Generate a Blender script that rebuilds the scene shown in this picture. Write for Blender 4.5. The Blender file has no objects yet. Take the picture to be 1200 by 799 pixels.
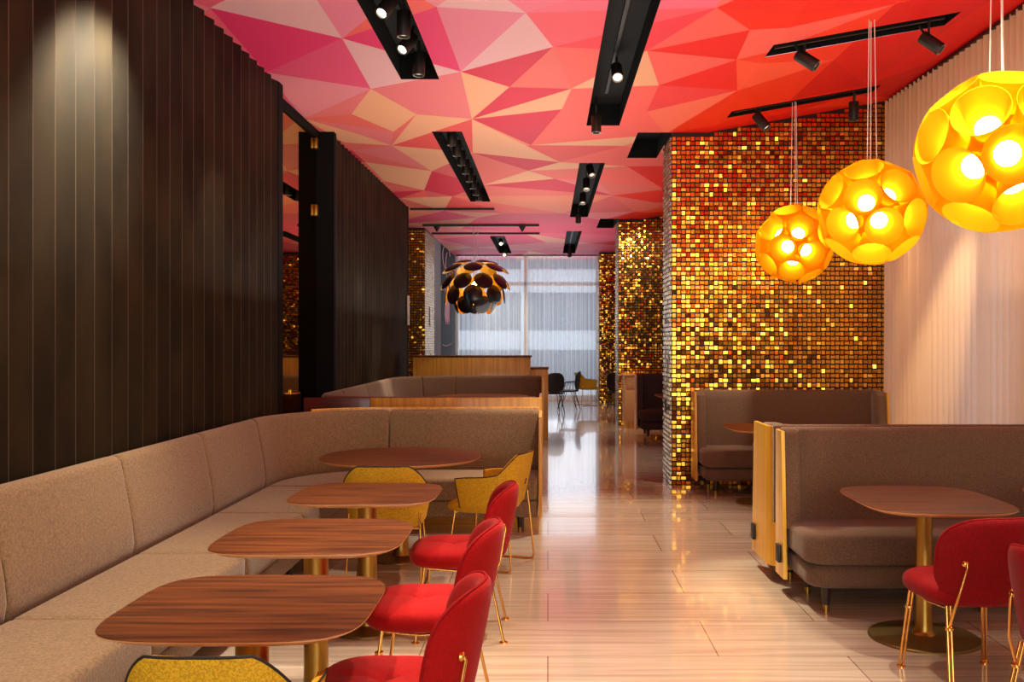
import bpy, bmesh, math, random
from mathutils import Vector, Matrix, geometry
PI = math.pi
rnd = random.Random(7)
F = 1124.0; U0 = 642.0; V0 = 400.0; HC = 1.575
ZC = 3.87; SL = 0.177; XS = 1.76
def ceilz(x): return ZC if x < XS else ZC + SL * (x - XS)
scene = bpy.context.scene
COL = scene.collection

# ---------------------------------------------------------------- materials
def srgb(r, g, b):
    def c(v):
        v /= 255.0
        return v / 12.92 if v <= 0.04045 else ((v + 0.055) / 1.055) ** 2.4
    return (c(r), c(g), c(b), 1.0)
def new_mat(name):
    m = bpy.data.materials.new(name); m.use_nodes = True
    nt = m.node_tree; nt.nodes.clear()
    out = nt.nodes.new('ShaderNodeOutputMaterial')
    return m, nt, out
def N(nt, t, **kw):
    n = nt.nodes.new(t)
    for k, v in kw.items():
        if k.startswith('i_'): n.inputs[k[2:].replace('_', ' ')].default_value = v
        else: setattr(n, k, v)
    return n
def pbr(name, col, rough=0.5, metal=0.0, noise=None, bump=None, sheen=0.0, coat=0.0, spec=0.5, aniso=None):
    """noise = (scale xyz, colour2, contrast lo, hi, detail); bump = (scale xyz, strength, distance)"""
    m, nt, out = new_mat(name)
    b = N(nt, 'ShaderNodeBsdfPrincipled')
    b.inputs['Base Color'].default_value = col
    b.inputs['Roughness'].default_value = rough
    b.inputs['Metallic'].default_value = metal
    b.inputs['Specular IOR Level'].default_value = spec
    if sheen: b.inputs['Sheen Weight'].default_value = sheen; b.inputs['Sheen Roughness'].default_value = 0.4
    if coat: b.inputs['Coat Weight'].default_value = coat; b.inputs['Coat Roughness'].default_value = 0.08
    nt.links.new(b.outputs[0], out.inputs[0])
    tc = N(nt, 'ShaderNodeTexCoord')
    if noise:
        mp = N(nt, 'ShaderNodeMapping'); mp.inputs['Scale'].default_value = noise[0]
        nt.links.new(tc.outputs['Object'], mp.inputs[0])
        nz = N(nt, 'ShaderNodeTexNoise'); nz.inputs['Scale'].default_value = 1.0; nz.inputs['Detail'].default_value = noise[4]
        nt.links.new(mp.outputs[0], nz.inputs['Vector'])
        mr = N(nt, 'ShaderNodeMapRange'); mr.inputs[1].default_value = noise[2]; mr.inputs[2].default_value = noise[3]
        nt.links.new(nz.outputs[0], mr.inputs[0])
        mx = N(nt, 'ShaderNodeMix', data_type='RGBA')
        mx.inputs[6].default_value = col; mx.inputs[7].default_value = noise[1]
        nt.links.new(mr.outputs[0], mx.inputs[0]); nt.links.new(mx.outputs[2], b.inputs['Base Color'])
    if bump:
        mp = N(nt, 'ShaderNodeMapping'); mp.inputs['Scale'].default_value = bump[0]
        nt.links.new(tc.outputs['Object'], mp.inputs[0])
        nz = N(nt, 'ShaderNodeTexNoise'); nz.inputs['Scale'].default_value = 1.0; nz.inputs['Detail'].default_value = 4
        nt.links.new(mp.outputs[0], nz.inputs['Vector'])
        bp = N(nt, 'ShaderNodeBump'); bp.inputs['Strength'].default_value = bump[1]; bp.inputs['Distance'].default_value = bump[2]
        nt.links.new(nz.outputs[0], bp.inputs['Height']); nt.links.new(bp.outputs[0], b.inputs['Normal'])
    return m
def emis(name, col, s):
    m, nt, out = new_mat(name)
    e = N(nt, 'ShaderNodeEmission'); e.inputs[0].default_value = col; e.inputs[1].default_value = s
    nt.links.new(e.outputs[0], out.inputs[0]); return m

def translucent(name, col, colt, f, transp=0.0, fold=None, emi=0.0):
    m, nt, out = new_mat(name)
    d = N(nt, 'ShaderNodeBsdfDiffuse'); d.inputs[0].default_value = col
    t = N(nt, 'ShaderNodeBsdfTranslucent'); t.inputs[0].default_value = colt
    mx = N(nt, 'ShaderNodeMixShader'); mx.inputs[0].default_value = f
    nt.links.new(d.outputs[0], mx.inputs[1]); nt.links.new(t.outputs[0], mx.inputs[2])
    last = mx
    if transp:
        tr = N(nt, 'ShaderNodeBsdfTransparent')
        m2 = N(nt, 'ShaderNodeMixShader'); m2.inputs[0].default_value = transp
        if fold:      # weave density varies a little from fold to fold
            tc = N(nt, 'ShaderNodeTexCoord'); mp = N(nt, 'ShaderNodeMapping'); mp.inputs['Scale'].default_value = fold
            nt.links.new(tc.outputs['Object'], mp.inputs[0])
            nz = N(nt, 'ShaderNodeTexNoise'); nz.inputs['Scale'].default_value = 1; nz.inputs['Detail'].default_value = 3
            nt.links.new(mp.outputs[0], nz.inputs['Vector'])
            mr = N(nt, 'ShaderNodeMapRange'); mr.inputs[1].default_value = .3; mr.inputs[2].default_value = .7
            mr.inputs[3].default_value = transp * .55; mr.inputs[4].default_value = transp * 1.3
            nt.links.new(nz.outputs[0], mr.inputs[0]); nt.links.new(mr.outputs[0], m2.inputs[0])
        nt.links.new(mx.outputs[0], m2.inputs[1]); nt.links.new(tr.outputs[0], m2.inputs[2]); last = m2
    if emi:
        e = N(nt, 'ShaderNodeEmission'); e.inputs[0].default_value = col; e.inputs[1].default_value = emi
        ad = N(nt, 'ShaderNodeAddShader')
        nt.links.new(last.outputs[0], ad.inputs[0]); nt.links.new(e.outputs[0], ad.inputs[1]); last = ad
    nt.links.new(last.outputs[0], out.inputs[0]); return m

M = {}
M['fabric_tan'] = pbr('fabric_tan', srgb(146, 120, 86), 0.9, noise=((90, 90, 90), srgb(106, 84, 58), .3, .7, 6), bump=((220, 220, 220), .35, .004), sheen=.25)
M['fabric_brown'] = pbr('fabric_brown', srgb(116, 90, 68), 0.9, noise=((120, 120, 120), srgb(88, 66, 49), .3, .7, 6), bump=((260, 260, 260), .35, .003), sheen=.15)
M['fabric_dark'] = pbr('fabric_dark', srgb(62, 46, 42), 0.9, bump=((260, 260, 260), .3, .003))
M['red'] = pbr('red_wool', srgb(172, 12, 14), 0.85, noise=((120, 120, 120), srgb(150, 6, 10), .3, .7, 5), bump=((200, 200, 200), .2, .002), sheen=.08, spec=.2)
M['velvet'] = pbr('red_velvet', srgb(142, 4, 14), 0.8, noise=((90, 90, 90), srgb(120, 3, 10), .3, .7, 4), sheen=.06, spec=.2)
M['maroon'] = pbr('maroon_piping', srgb(140, 6, 12), 0.8, spec=.2)
M['yellow'] = pbr('yellow_fabric', srgb(222, 178, 24), 0.8, noise=((160, 160, 160), srgb(186, 142, 10), .42, .6, 2), bump=((260, 260, 260), .4, .002))
M['black'] = pbr('black_satin', srgb(16, 15, 15), 0.45)
M['blackpad'] = pbr('black_leather', srgb(22, 20, 20), 0.5)
M['matte_black'] = pbr('matte_black', srgb(12, 11, 12), 0.75, spec=.12)
M['piping'] = pbr('dark_piping', srgb(30, 24, 20), 0.7)
M['brass'] = pbr('polished_brass', srgb(235, 180, 95), 0.16, 1.0)
M['brass_satin'] = pbr('satin_brass', srgb(170, 132, 62), 0.36, 1.0)
M['bronze'] = pbr('bronze_base', srgb(122, 100, 55), 0.4, 0.85)
M['legwood'] = pbr('dark_leg', srgb(42, 27, 22), 0.4)
M['recess'] = pbr('recess_black', srgb(6, 6, 6), 0.7, spec=.2)
M['walnut'] = pbr('walnut', srgb(118, 66, 31), 0.40, noise=((2.2, 34, 20), srgb(60, 30, 15), .32, .68, 6), bump=((3, 80, 20), .04, .001), spec=.25)
M['walnut_edge'] = pbr('walnut_edge', srgb(206, 150, 96), 0.5)
M['oak'] = pbr('oak_veneer', srgb(224, 172, 62), 0.42, noise=((34, 34, 1.2), srgb(198, 144, 42), .35, .65, 4), coat=.2)
M['gold_veneer'] = pbr('gold_veneer', srgb(246, 200, 74), 0.3, 0.35, noise=((45, 45, .8), srgb(232, 174, 46), .35, .65, 4), coat=.2)
M['shaded_wood'] = pbr('shaded_reddish_wood', srgb(112, 38, 22), 0.35, noise=((3, 30, 40), srgb(80, 24, 14), .35, .65, 4), coat=.2)  # wood colour darkened to hold the shading of the panel corner
M['beigewood'] = pbr('beige_laminate', srgb(205, 160, 105), 0.5)
M['slat'] = pbr('blackened_bronze', srgb(56, 48, 34), 0.44, 0.8, noise=((3, 3, 1.5), srgb(34, 30, 23), .35, .65, 3))
M['slatedge'] = pbr('slat_edge', srgb(112, 106, 94), 0.5, .9)
M['gold'] = pbr('gold_tile', srgb(238, 168, 58), 0.17, 1.0)
M['gold_back'] = pbr('gold_backing', srgb(30, 16, 8), 0.5, 0.3)
M['silver'] = pbr('silver_tile', srgb(160, 142, 122), 0.3, 1.0)
M['greywall'] = pbr('grey_plaster', srgb(120, 122, 130), 0.8)
M['curtain_w'] = translucent('sheer_warm', srgb(228, 190, 146), srgb(232, 212, 190), .32, .05)
M['curtain_c'] = translucent('sheer_cool', srgb(214, 216, 218), srgb(222, 226, 230), .45, .5, (60, 1, .1))
M['shade'] = translucent('yellow_veneer', srgb(255, 218, 30), srgb(255, 206, 24), .42)
M['gap_glow'] = translucent('gap_glow_orange', srgb(255, 150, 8), srgb(255, 130, 0), .4)  # orange of the lit shade backs put into the colour
M['bulb'] = emis('bulb_glow', (1.0, .90, .66, 1), 13)
M['lens'] = emis('lens_glow', (1, .86, .66, 1), 14)
M['lens_dim'] = emis('lens_dim', (1, .85, .65, 1), 1.1)
M['ring'] = pbr('lens_ring', srgb(170, 160, 140), 0.3, 1.0)
M['spot'] = pbr('spot_body', srgb(40, 31, 27), 0.45, .3)
M['disc_black'] = pbr('disc_black', srgb(12, 10, 11), 0.28, coat=.15)
M['disc_gold'] = pbr('disc_gold', srgb(240, 180, 40), 0.4, .5)
M['cord'] = pbr('white_cord', srgb(225, 215, 205), 0.5)
M['white'] = pbr('white_frame', srgb(225, 215, 200), 0.5)
M['lit_frame'] = pbr('warm_lit_frame', srgb(235, 190, 140), 0.5)  # warm light on the mullion is put into the frame colour
M['concrete'] = pbr('building_concrete', srgb(232, 236, 240), 0.9)
M['bwin'] = pbr('building_window', srgb(112, 124, 134), 0.4)
M['pink'] = emis('pink_line', srgb(205, 140, 150), .6)
M['base'] = pbr('table_foot', srgb(60, 50, 38), .5, .5)

# floor: polished travertine planks with veins running across the room
m, nt, out = new_mat('travertine'); M['floor'] = m
b = N(nt, 'ShaderNodeBsdfPrincipled'); tc = N(nt, 'ShaderNodeTexCoord')
mp = N(nt, 'ShaderNodeMapping'); mp.inputs['Scale'].default_value = (.9, 24, 1)
nz = N(nt, 'ShaderNodeTexNoise'); nz.inputs['Scale'].default_value = 1; nz.inputs['Detail'].default_value = 6; nz.inputs['Distortion'].default_value = .6
cr = N(nt, 'ShaderNodeValToRGB')
cr.color_ramp.elements[0].position = .28; cr.color_ramp.elements[0].color = srgb(172, 152, 134)
cr.color_ramp.elements[1].position = .68; cr.color_ramp.elements[1].color = srgb(206, 192, 172)
br = N(nt, 'ShaderNodeTexBrick'); br.offset = .43
br.inputs['Scale'].default_value = 1; br.inputs['Brick Width'].default_value = 1.5; br.inputs['Row Height'].default_value = .6
br.inputs['Mortar Size'].default_value = .0035; br.inputs['Mortar Smooth'].default_value = .1
br.inputs['Color1'].default_value = (1, 1, 1, 1); br.inputs['Color2'].default_value = (.86, .84, .83, 1); br.inputs['Mortar'].default_value = (.42, .36, .32, 1)
mu = N(nt, 'ShaderNodeMix', data_type='RGBA', blend_type='MULTIPLY'); mu.inputs[0].default_value = 1
L = nt.links.new
L(tc.outputs['Object'], mp.inputs[0]); L(mp.outputs[0], nz.inputs['Vector']); L(nz.outputs[0], cr.inputs[0])
L(tc.outputs['Object'], br.inputs['Vector']); L(cr.outputs[0], mu.inputs[6]); L(br.outputs[0], mu.inputs[7]); L(mu.outputs[2], b.inputs['Base Color'])
b.inputs['Roughness'].default_value = .16; b.inputs['Specular IOR Level'].default_value = .6
b.inputs['Coat Weight'].default_value = .55; b.inputs['Coat Roughness'].default_value = .035
L(b.outputs[0], out.inputs[0])

# ceiling print: colour attribute per facet
m, nt, out = new_mat('facet_print'); M['ceil'] = m
b = N(nt, 'ShaderNodeBsdfPrincipled'); at = N(nt, 'ShaderNodeAttribute'); at.attribute_name = 'print'
b.inputs['Roughness'].default_value = .6; b.inputs['Specular IOR Level'].default_value = .25
nt.links.new(at.outputs[0], b.inputs['Base Color']); nt.links.new(b.outputs[0], out.inputs[0])

# smoked glass doors: dark and mirror-like
m, nt, out = new_mat('smoked_glass'); M['smoked'] = m
g = N(nt, 'ShaderNodeBsdfGlossy'); g.inputs[0].default_value = srgb(214, 186, 140); g.inputs[1].default_value = .015
d = N(nt, 'ShaderNodeBsdfTransparent'); d.inputs[0].default_value = srgb(150, 150, 130)
mx = N(nt, 'ShaderNodeMixShader'); mx.inputs[0].default_value = .18
L = nt.links.new; L(g.outputs[0], mx.inputs[1]); L(d.outputs[0], mx.inputs[2]); L(mx.outputs[0], out.inputs[0])

# ---------------------------------------------------------------- mesh helpers
class MB:
    def __init__(self): self.v = []; self.f = []; self.mi = []; self.cur = 0
    def add(self, vs, fs, mat=None):
        b = len(self.v); self.v += [Vector(p) for p in vs]
        for f in fs: self.f.append([b + i for i in f]); self.mi.append(self.cur if mat is None else mat)
        return b
    def xf(self, start, mtx):
        for i in range(start, len(self.v)): self.v[i] = mtx @ self.v[i]
    def box(self, x0, x1, y0, y1, z0, z1, bev=0.0, mat=None):
        if bev <= 0:
            vs = [(x, y, z) for z in (z0, z1) for y in (y0, y1) for x in (x0, x1)]
            self.add(vs, [(0, 2, 3, 1), (4, 5, 7, 6), (0, 1, 5, 4), (2, 6, 7, 3), (0, 4, 6, 2), (1, 3, 7, 5)], mat); return
        bm = bmesh.new(); bmesh.ops.create_cube(bm, size=1)
        for v in bm.verts: v.co = Vector(((x0 + x1) / 2 + v.co.x * (x1 - x0), (y0 + y1) / 2 + v.co.y * (y1 - y0), (z0 + z1) / 2 + v.co.z * (z1 - z0)))
        bmesh.ops.bevel(bm, geom=list(bm.edges), offset=bev, segments=3, affect='EDGES', profile=.5)
        bm.verts.index_update()
        self.add([v.co.copy() for v in bm.verts], [[v.index for v in f.verts] for f in bm.faces], mat); bm.free()
    def tube(self, pts, r, seg=10, cap=True, mat=None, closed=False):
        pts = [Vector(p) for p in pts]; n = len(pts)
        rs = r if isinstance(r, (list, tuple)) else [r] * n
        tang = []
        for i in range(n):
            a = pts[(i - 1) % n] if (i > 0 or closed) else pts[0]
            c = pts[(i + 1) % n] if (i < n - 1 or closed) else pts[-1]
            tang.append((c - a).normalized())
        up = Vector((0, 0, 1)) if abs(tang[0].z) < .9 else Vector((1, 0, 0))
        nrm = (up - tang[0] * up.dot(tang[0])).normalized()
        vs = []
        for i in range(n):
            nrm = (nrm - tang[i] * nrm.dot(tang[i])).normalized()
            bn = tang[i].cross(nrm)
            for k in range(seg):
                a = 2 * PI * k / seg
                vs.append(pts[i] + (nrm * math.cos(a) + bn * math.sin(a)) * rs[i])
        fs = []
        m = n if closed else n - 1
        for i in range(m):
            j = (i + 1) % n
            for k in range(seg):
                l = (k + 1) % seg
                fs.append((i * seg + k, i * seg + l, j * seg + l, j * seg + k))
        if cap and not closed:
            fs.append(tuple(range(seg))[::-1]); fs.append(tuple((n - 1) * seg + k for k in range(seg)))
        self.add(vs, fs, mat)
    def lathe(self, prof, seg=32, c=(0, 0, 0), mat=None, cap=True):
        vs = []; fs = []; n = len(prof)
        for r, z in prof:
            for k in range(seg):
                a = 2 * PI * k / seg; vs.append((c[0] + r * math.cos(a), c[1] + r * math.sin(a), c[2] + z))
        for i in range(n - 1):
            for k in range(seg):
                l = (k + 1) % seg; fs.append((i * seg + k, i * seg + l, (i + 1) * seg + l, (i + 1) * seg + k))
        if cap:
            if prof[0][0] > 1e-5: fs.append(tuple(range(seg))[::-1])
            if prof[-1][0] > 1e-5: fs.append(tuple((n - 1) * seg + k for k in range(seg)))
        self.add(vs, fs, mat)
    def build(self, name, mats, parent=None, smooth=35, loc=None):
        me = bpy.data.meshes.new(name)
        me.from_pydata([tuple(p) for p in self.v], [], self.f)
        if not isinstance(mats, (list, tuple)): mats = [mats]
        for mm in mats: me.materials.append(M[mm] if isinstance(mm, str) else mm)
        me.polygons.foreach_set('material_index', self.mi)
        bm = bmesh.new(); bm.from_mesh(me); bmesh.ops.remove_doubles(bm, verts=bm.verts, dist=1e-5)
        if len(bm.faces) < 60000: bmesh.ops.recalc_face_normals(bm, faces=bm.faces)
        bm.to_mesh(me); bm.free()
        if smooth:
            me.shade_smooth(); me.set_sharp_from_angle(angle=math.radians(smooth))
        o = bpy.data.objects.new(name, me); COL.objects.link(o)
        if parent: o.parent = parent
        if loc: o.location = loc
        return o
def tag(o, label=None, cat=None, group=None, kind=None):
    if label: o['label'] = label
    if cat: o['category'] = cat
    if group: o['group'] = group
    if kind: o['kind'] = kind
    return o
def thing(name, label, cat, loc=(0, 0, 0), rz=0.0, group=None):
    o = bpy.data.objects.new(name, None); COL.objects.link(o); o.empty_display_size = .1
    o.location = loc; o.rotation_euler = (0, 0, rz)
    return tag(o, label, cat, group)
def dup(root, loc=None, rz=None, label=None, group=None, scale=None):
    def rec(o, par):
        c = o.copy(); COL.objects.link(c)
        if par: c.parent = par
        for ch in list(o.children): rec(ch, c)
        return c
    r = rec(root, None)
    if loc is not None: r.location = loc
    if rz is not None: r.rotation_euler = (0, 0, rz)
    r.scale = scale or (1, 1, 1)
    if label: r['label'] = label
    if group: r['group'] = group
    return r
def struct(mb, name, mats, smooth=None):
    return tag(mb.build(name, mats, smooth=smooth), kind='structure')
def sgnp(c, e): return math.copysign(abs(c) ** e, c)
def superellipsoid(mb, a, b, c, e1=.5, e2=.5, nu=36, nv=18, fn=None, mat=None):
    vs = []; fs = []
    for j in range(nv + 1):
        ph = -PI / 2 + PI * j / nv
        for i in range(nu):
            th = 2 * PI * i / nu
            p = Vector((a * sgnp(math.cos(ph), e1) * sgnp(math.cos(th), e2), b * sgnp(math.cos(ph), e1) * sgnp(math.sin(th), e2), c * sgnp(math.sin(ph), e1)))
            vs.append(fn(p) if fn else p)
    for j in range(nv):
        for i in range(nu):
            k = (i + 1) % nu; fs.append((j * nu + i, j * nu + k, (j + 1) * nu + k, (j + 1) * nu + i))
    mb.add(vs, fs, mat)
def pillow(mb, w, h, t, power=5.0, nr=14, nt=48, fn=None, edge=.35, mat=None):
    """rounded pad: superellipse outline w x h in x/y, thickness t in z, thin towards the edge"""
    vs = []; fs = []
    for side in (1, -1):
        b0 = len(vs)
        for i in range(nr + 1):
            s = math.sin(i / nr * PI / 2)
            for k in range(nt):
                a = 2 * PI * k / nt
                x = w / 2 * sgnp(math.cos(a), 2 / power) * s; y = h / 2 * sgnp(math.sin(a), 2 / power) * s
                z = side * t / 2 * max(0, 1 - s ** 6) ** edge
                p = Vector((x, y, z)); vs.append(fn(p, side) if fn else p)
        for i in range(nr):
            for k in range(nt):
                l = (k + 1) % nt
                q = (b0 + i * nt + k, b0 + i * nt + l, b0 + (i + 1) * nt + l, b0 + (i + 1) * nt + k)
                fs.append(q if side > 0 else q[::-1])
    mb.add(vs, fs, mat)

# ---------------------------------------------------------------- room shell
YB = -4.0; YF = 25.3
mb = MB(); mb.box(-3.4, 4.6, YB - .2, 27, -.1, 0); struct(mb, 'floor', 'floor')

def px(x, y):
    """a point of the printed ceiling seen at this pixel -> plan position"""
    u = x - U0; v = V0 - y
    Y = (ZC - HC) * F / v; X = u * Y / F
    if X > XS:
        Y = (ZC - HC - SL * XS) * F / (v - SL * u); X = u * Y / F
    return (X, Y)
# facets: vertices traced as picture points of the print, then placed on the ceiling plane
P = dict(a=(246, 9), b=(401, 45), c=(312, 85), d=(434.5, 104), e=(356, 139), f=(412, 133.5), g=(488, 134), h=(461, 154.5),
         i=(459, 170.5), j=(421, 157.5), k=(403, 167), k2=(412, 176), l=(506, 200.5), m=(497, 223), n=(450, 212), n2=(428, 190),
         o=(511.5, 8), p=(616, 15), q=(540, 84), r=(648, 55), s=(597, 102), t=(553, 139.5), u=(669.5, 104), v=(658.5, 128),
         w=(622, 170), x=(656, 190), y=(554, 179), z=(619, 200), aa=(650, 209.5), bb=(729, 171), cc=(566, 217), dd=(530, 230), ee=(502, 231),
         ff=(470, 232), A=(840, 9), B=(879, 35), C=(758, 59.5), D=(863, 70), E=(772, 100), Fv=(864, 106), G=(758, 131), H=(780, 157),
         K=(978, 70), Lv=(1013, 100), Mv=(1112, 33), J=(925, 118), gg=(718, 229), hh=(778, 222), ii=(744, 248), jj=(590, 250), kk=(560, 255), ll=(660, 250),
         mm=(520, 247), nn=(705, 258), oo=(540, 268), pp=(610, 272), qq=(690, 285), rr=(640, 284), ss=(555, 290), tt=(515, 280), uu=(620, 294),
         vv=(484, 300), n1=(345, -40), p1=(560, -26), o2=(474, -13), ww=(1000, 112), xx=(940, 128), yy=(735, 195), zz=(700, 212))
pid = {k: n for n, k in enumerate(P)}
pts = [Vector(px(*P[k])) for k in P]
def ap(x, y): pts.append(Vector((x, y))); return len(pts) - 1
# the print goes on outside the picture
extra = []
for X, Y in ((-3.2, 5.2), (-1.9, 5.1), (-.9, 5.3), (.2, 5.0), (1.1, 5.6), (2.0, 5.2), (3.4, 5.6), (4.5, 4.9), (-2.9, 3.2), (-1.4, 3.0), (.3, 3.3), (1.7, 3.0), (3.1, 3.6), (4.5, 2.6),
             (-3.2, 1.0), (-1.7, .6), (-.2, 1.3), (1.5, .7), (3.0, 1.4), (4.5, .5), (-3.3, -1.5), (-1.2, -1.0), (.8, -1.7), (2.6, -.9), (4.5, -2), (-3.3, -4.2), (-1, -4.2), (1.5, -4.2), (4.5, -4.2),
             (-3.3, 8.0), (-3.3, 11.5), (-3.3, 15), (-3.3, 19), (-3.3, 22), (-3.3, 27), (-1, 27), (1, 27), (4.5, 27), (4.5, 8.0), (4.5, 11), (4.5, 15), (4.5, 19), (4.5, 23), (2.6, 12.5), (3.2, 14.6), (2.3, 16.4), (2.6, 21), (3.2, 24), (3.4, 6.6), (2.5, 6.9)):
    extra.append(ap(X, Y))
E0 = []
E = ['ab', 'ac', 'bc', 'bd', 'cd', 'de', 'df', 'dg', 'fh', 'gh', 'ef', 'eh', 'ij', 'ig', 'il', 'lm', 'mn', 'bo', 'op', 'oq', 'pq', 'pr', 'qr', 'qs', 'qt', 'rs', 'st', 'ru', 'su', 'tu', 'tv', 'uv', 'tx', 'xw', 'wy', 'xy', 'vw', 'gt', 'gq', 'dq', 'ti', 'yz', 'uC', 'uE', 'rA', 'AB', 'AC', 'BC', 'CD', 'BD', 'CE', 'DE', 'EG', 'vG', 'GH']
edges = [(pid[a[0]], pid[a[1]]) for a in E]
def eid(a, b_): return (pid[a], pid[b_])
edges += [eid('b', 'n1'), eid('p', 'p1'), eid('o', 'p1'), eid('o', 'o2'), eid('D', 'Fv'), eid('E', 'Fv'), eid('G', 'Fv'), eid('H', 'Fv'), eid('D', 'K'), eid('Fv', 'K'), eid('c', 'e'), eid('e', 'i'), eid('k2', 'l'), eid('k2', 'i'), eid('n2', 'l'), eid('z', 'cc'), eid('cc', 'aa'), eid('y', 'cc'), eid('K', 'Lv'), eid('Lv', 'Mv'), eid('H', 'J')]
V1, E1, F1, *_ = geometry.delaunay_2d_cdt(pts, edges, [], 0, 1e-4)
# colours of single facets (picture point inside the facet, colour)
PP = srgb(226, 172, 176); MG = srgb(226, 48, 104); MG2 = srgb(226, 78, 118); PK = srgb(226, 124, 148); PE = srgb(232, 166, 128); CO = srgb(228, 104, 96); CR = srgb(208, 36, 66)
SA = srgb(238, 96, 88); RE = srgb(232, 34, 34); OR = srgb(232, 48, 22); PI_ = srgb(228, 136, 150); ROS = srgb(226, 116, 120)
seeds = [((330, 20), PP), ((310, 4), PP), ((350, 8), PP), ((545, 5), PP), ((505, -2), PI_), ((430, 6), PK), ((400, 4), PK), ((640, 4), srgb(234, 116, 140)), ((300, 40), MG), ((262, 50), srgb(236, 98, 116)), ((385, 82), MG2), ((350, 60), MG), ((340, 105), PI_), ((400, 112), PI_), ((380, 130), ROS), ((430, 75), PP), ((460, 95), PP), ((416, 20), PK), ((450, 40), MG),
         ((440, 128), PE), ((460, 140), PE), ((470, 115), ROS), ((520, 110), ROS), ((500, 120), ROS), ((475, 148), CO), ((430, 143), CO), ((400, 142), CO), ((415, 150), ROS), ((440, 160), ROS), ((425, 163), PE), ((430, 175), CO), ((455, 186), ROS), ((480, 176), PE), ((500, 180), PE),
         ((450, 200), PE), ((485, 210), PE), ((520, 215), CR), ((505, 213), CR), ((560, 6), PP), ((500, 50), MG), ((530, 45), PK), ((570, 30), PK), ((600, 50), PP), ((590, 85), CR), ((555, 110), PE), ((560, 100), PE), ((525, 130), ROS), ((500, 150), PE), ((530, 147), ROS),
         ((610, 110), CR), ((640, 80), CO), ((660, 70), SA), ((620, 120), PE), ((600, 135), CR), ((610, 150), CR), ((580, 143), CR), ((590, 165), PE), ((560, 160), CO), ((615, 178), PE), ((670, 40), srgb(238, 88, 104)), ((690, 70), SA), ((685, 10), srgb(236, 106, 130)), ((685, 115), SA), ((670, 125), SA),
         ((745, 85), PE), ((735, 95), PE), ((755, 90), PE), ((790, 75), SA), ((800, 85), SA), ((825, 90), RE), ((800, 105), RE), ((850, 90), RE), ((760, 115), SA), ((785, 115), srgb(232, 62, 66)), ((790, 130), srgb(242, 112, 88)), ((810, 128), srgb(242, 112, 88)), ((745, 145), SA), ((700, 160), SA),
         ((810, 50), RE), ((800, 30), SA), ((850, 40), SA), ((790, 35), srgb(236, 60, 76)), ((780, 15), srgb(240, 100, 110)), ((900, 90), srgb(244, 84, 60)), ((890, 60), SA), ((840, 120), OR), ((870, 125), OR), ((820, 145), srgb(236, 78, 56)), ((900, 20), srgb(236, 40, 24)), ((900, 110), OR), ((1000, 80), srgb(214, 20, 12)), ((1060, 70), srgb(224, 14, 10)), ((950, 50), srgb(236, 56, 34)),
         ((590, 200), CO), ((600, 190), CR), ((600, 205), PE), ((575, 225), CO), ((620, 212), PE), ((600, 220), PE), ((640, 200), CO), ((700, 185), SA), ((740, 205), SA), ((760, 215), PE), ((730, 222), CO), ((750, 235), CO)]
seedp = [(Vector(px(*p)), c) for p, c in seeds]
pal_r = [srgb(232, 34, 24), srgb(240, 70, 44), srgb(214, 16, 16), srgb(226, 24, 14), srgb(236, 50, 26), srgb(205, 14, 14)]
pal_c = [CO, SA, srgb(232, 130, 100), CR, ROS, srgb(226, 76, 74), PE, srgb(220, 92, 96)]
pal_p = [srgb(226, 92, 116), srgb(230, 120, 136), PE, srgb(214, 60, 92), srgb(232, 110, 120), PP]
pal_f = [srgb(222, 84, 112), srgb(214, 66, 100), srgb(228, 120, 130), srgb(226, 150, 130), srgb(220, 70, 110)]
def intri(p, a, b_, c):
    def s(p1, p2, p3): return (p1.x - p3.x) * (p2.y - p3.y) - (p2.x - p3.x) * (p1.y - p3.y)
    d1, d2, d3 = s(p, a, b_), s(p, b_, c), s(p, c, a)
    return not ((d1 < 0 or d2 < 0 or d3 < 0) and (d1 > 0 or d2 > 0 or d3 > 0))
tri = []
for fi, f in enumerate(F1):
    A_, B_, C_ = [V1[i] for i in f]; cen = (A_ + B_ + C_) / 3
    col = None; best = 9e9
    for sp, sc_ in seedp:
        if intri(sp, A_, B_, C_):
            dd = (sp - cen).length
            if dd < best: best = dd; col = sc_
    if col is None:
        if cen.x > 1.6: pal = pal_r
        elif cen.y > 17: pal = pal_f
        elif cen.x < -1.2 and cen.y < 9: pal = pal_p
        elif cen.x > .2 and cen.y < 9: pal = [SA, RE, CO, srgb(236, 60, 60)]
        else: pal = pal_c
        col = pal[rnd.randrange(len(pal))]
    tri.append((A_, B_, C_, col))
# openings in the ceiling
HOLES = [(-1.285, -.95, 4.6, 8.4), (-1.27, -.94, 10.49, 15.75), (.41, .76, 4.2, 10.2), (.406, .736, 12.34, 17.7), (-1.27, -.94, 20.9, 25.0), (.39, .71, 19.96, 25.0),
         (.99, 1.36, 10.54, 12.0), (.98, 1.33, 17.95, 19.4), (1.75, 3.2, 7.42, 7.74), (1.85, 3.35, 9.64, 9.92)]
v2 = [Vector(v) for v in V1]; e2 = []
for f in F1: e2 += [(f[0], f[1]), (f[1], f[2]), (f[2], f[0])]
for x0, x1, y0, y1 in HOLES:
    n0 = len(v2); v2 += [Vector((x0, y0)), Vector((x1, y0)), Vector((x1, y1)), Vector((x0, y1))]
    e2 += [(n0, n0 + 1), (n0 + 1, n0 + 2), (n0 + 2, n0 + 3), (n0 + 3, n0)]
n0 = len(v2); v2 += [Vector((XS, -4.2)), Vector((XS, 27))]; e2.append((n0, n0 + 1))
V3, E3, F3, *_ = geometry.delaunay_2d_cdt(v2, e2, [], 0, 1e-5)
faces = []; cols = []
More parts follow.
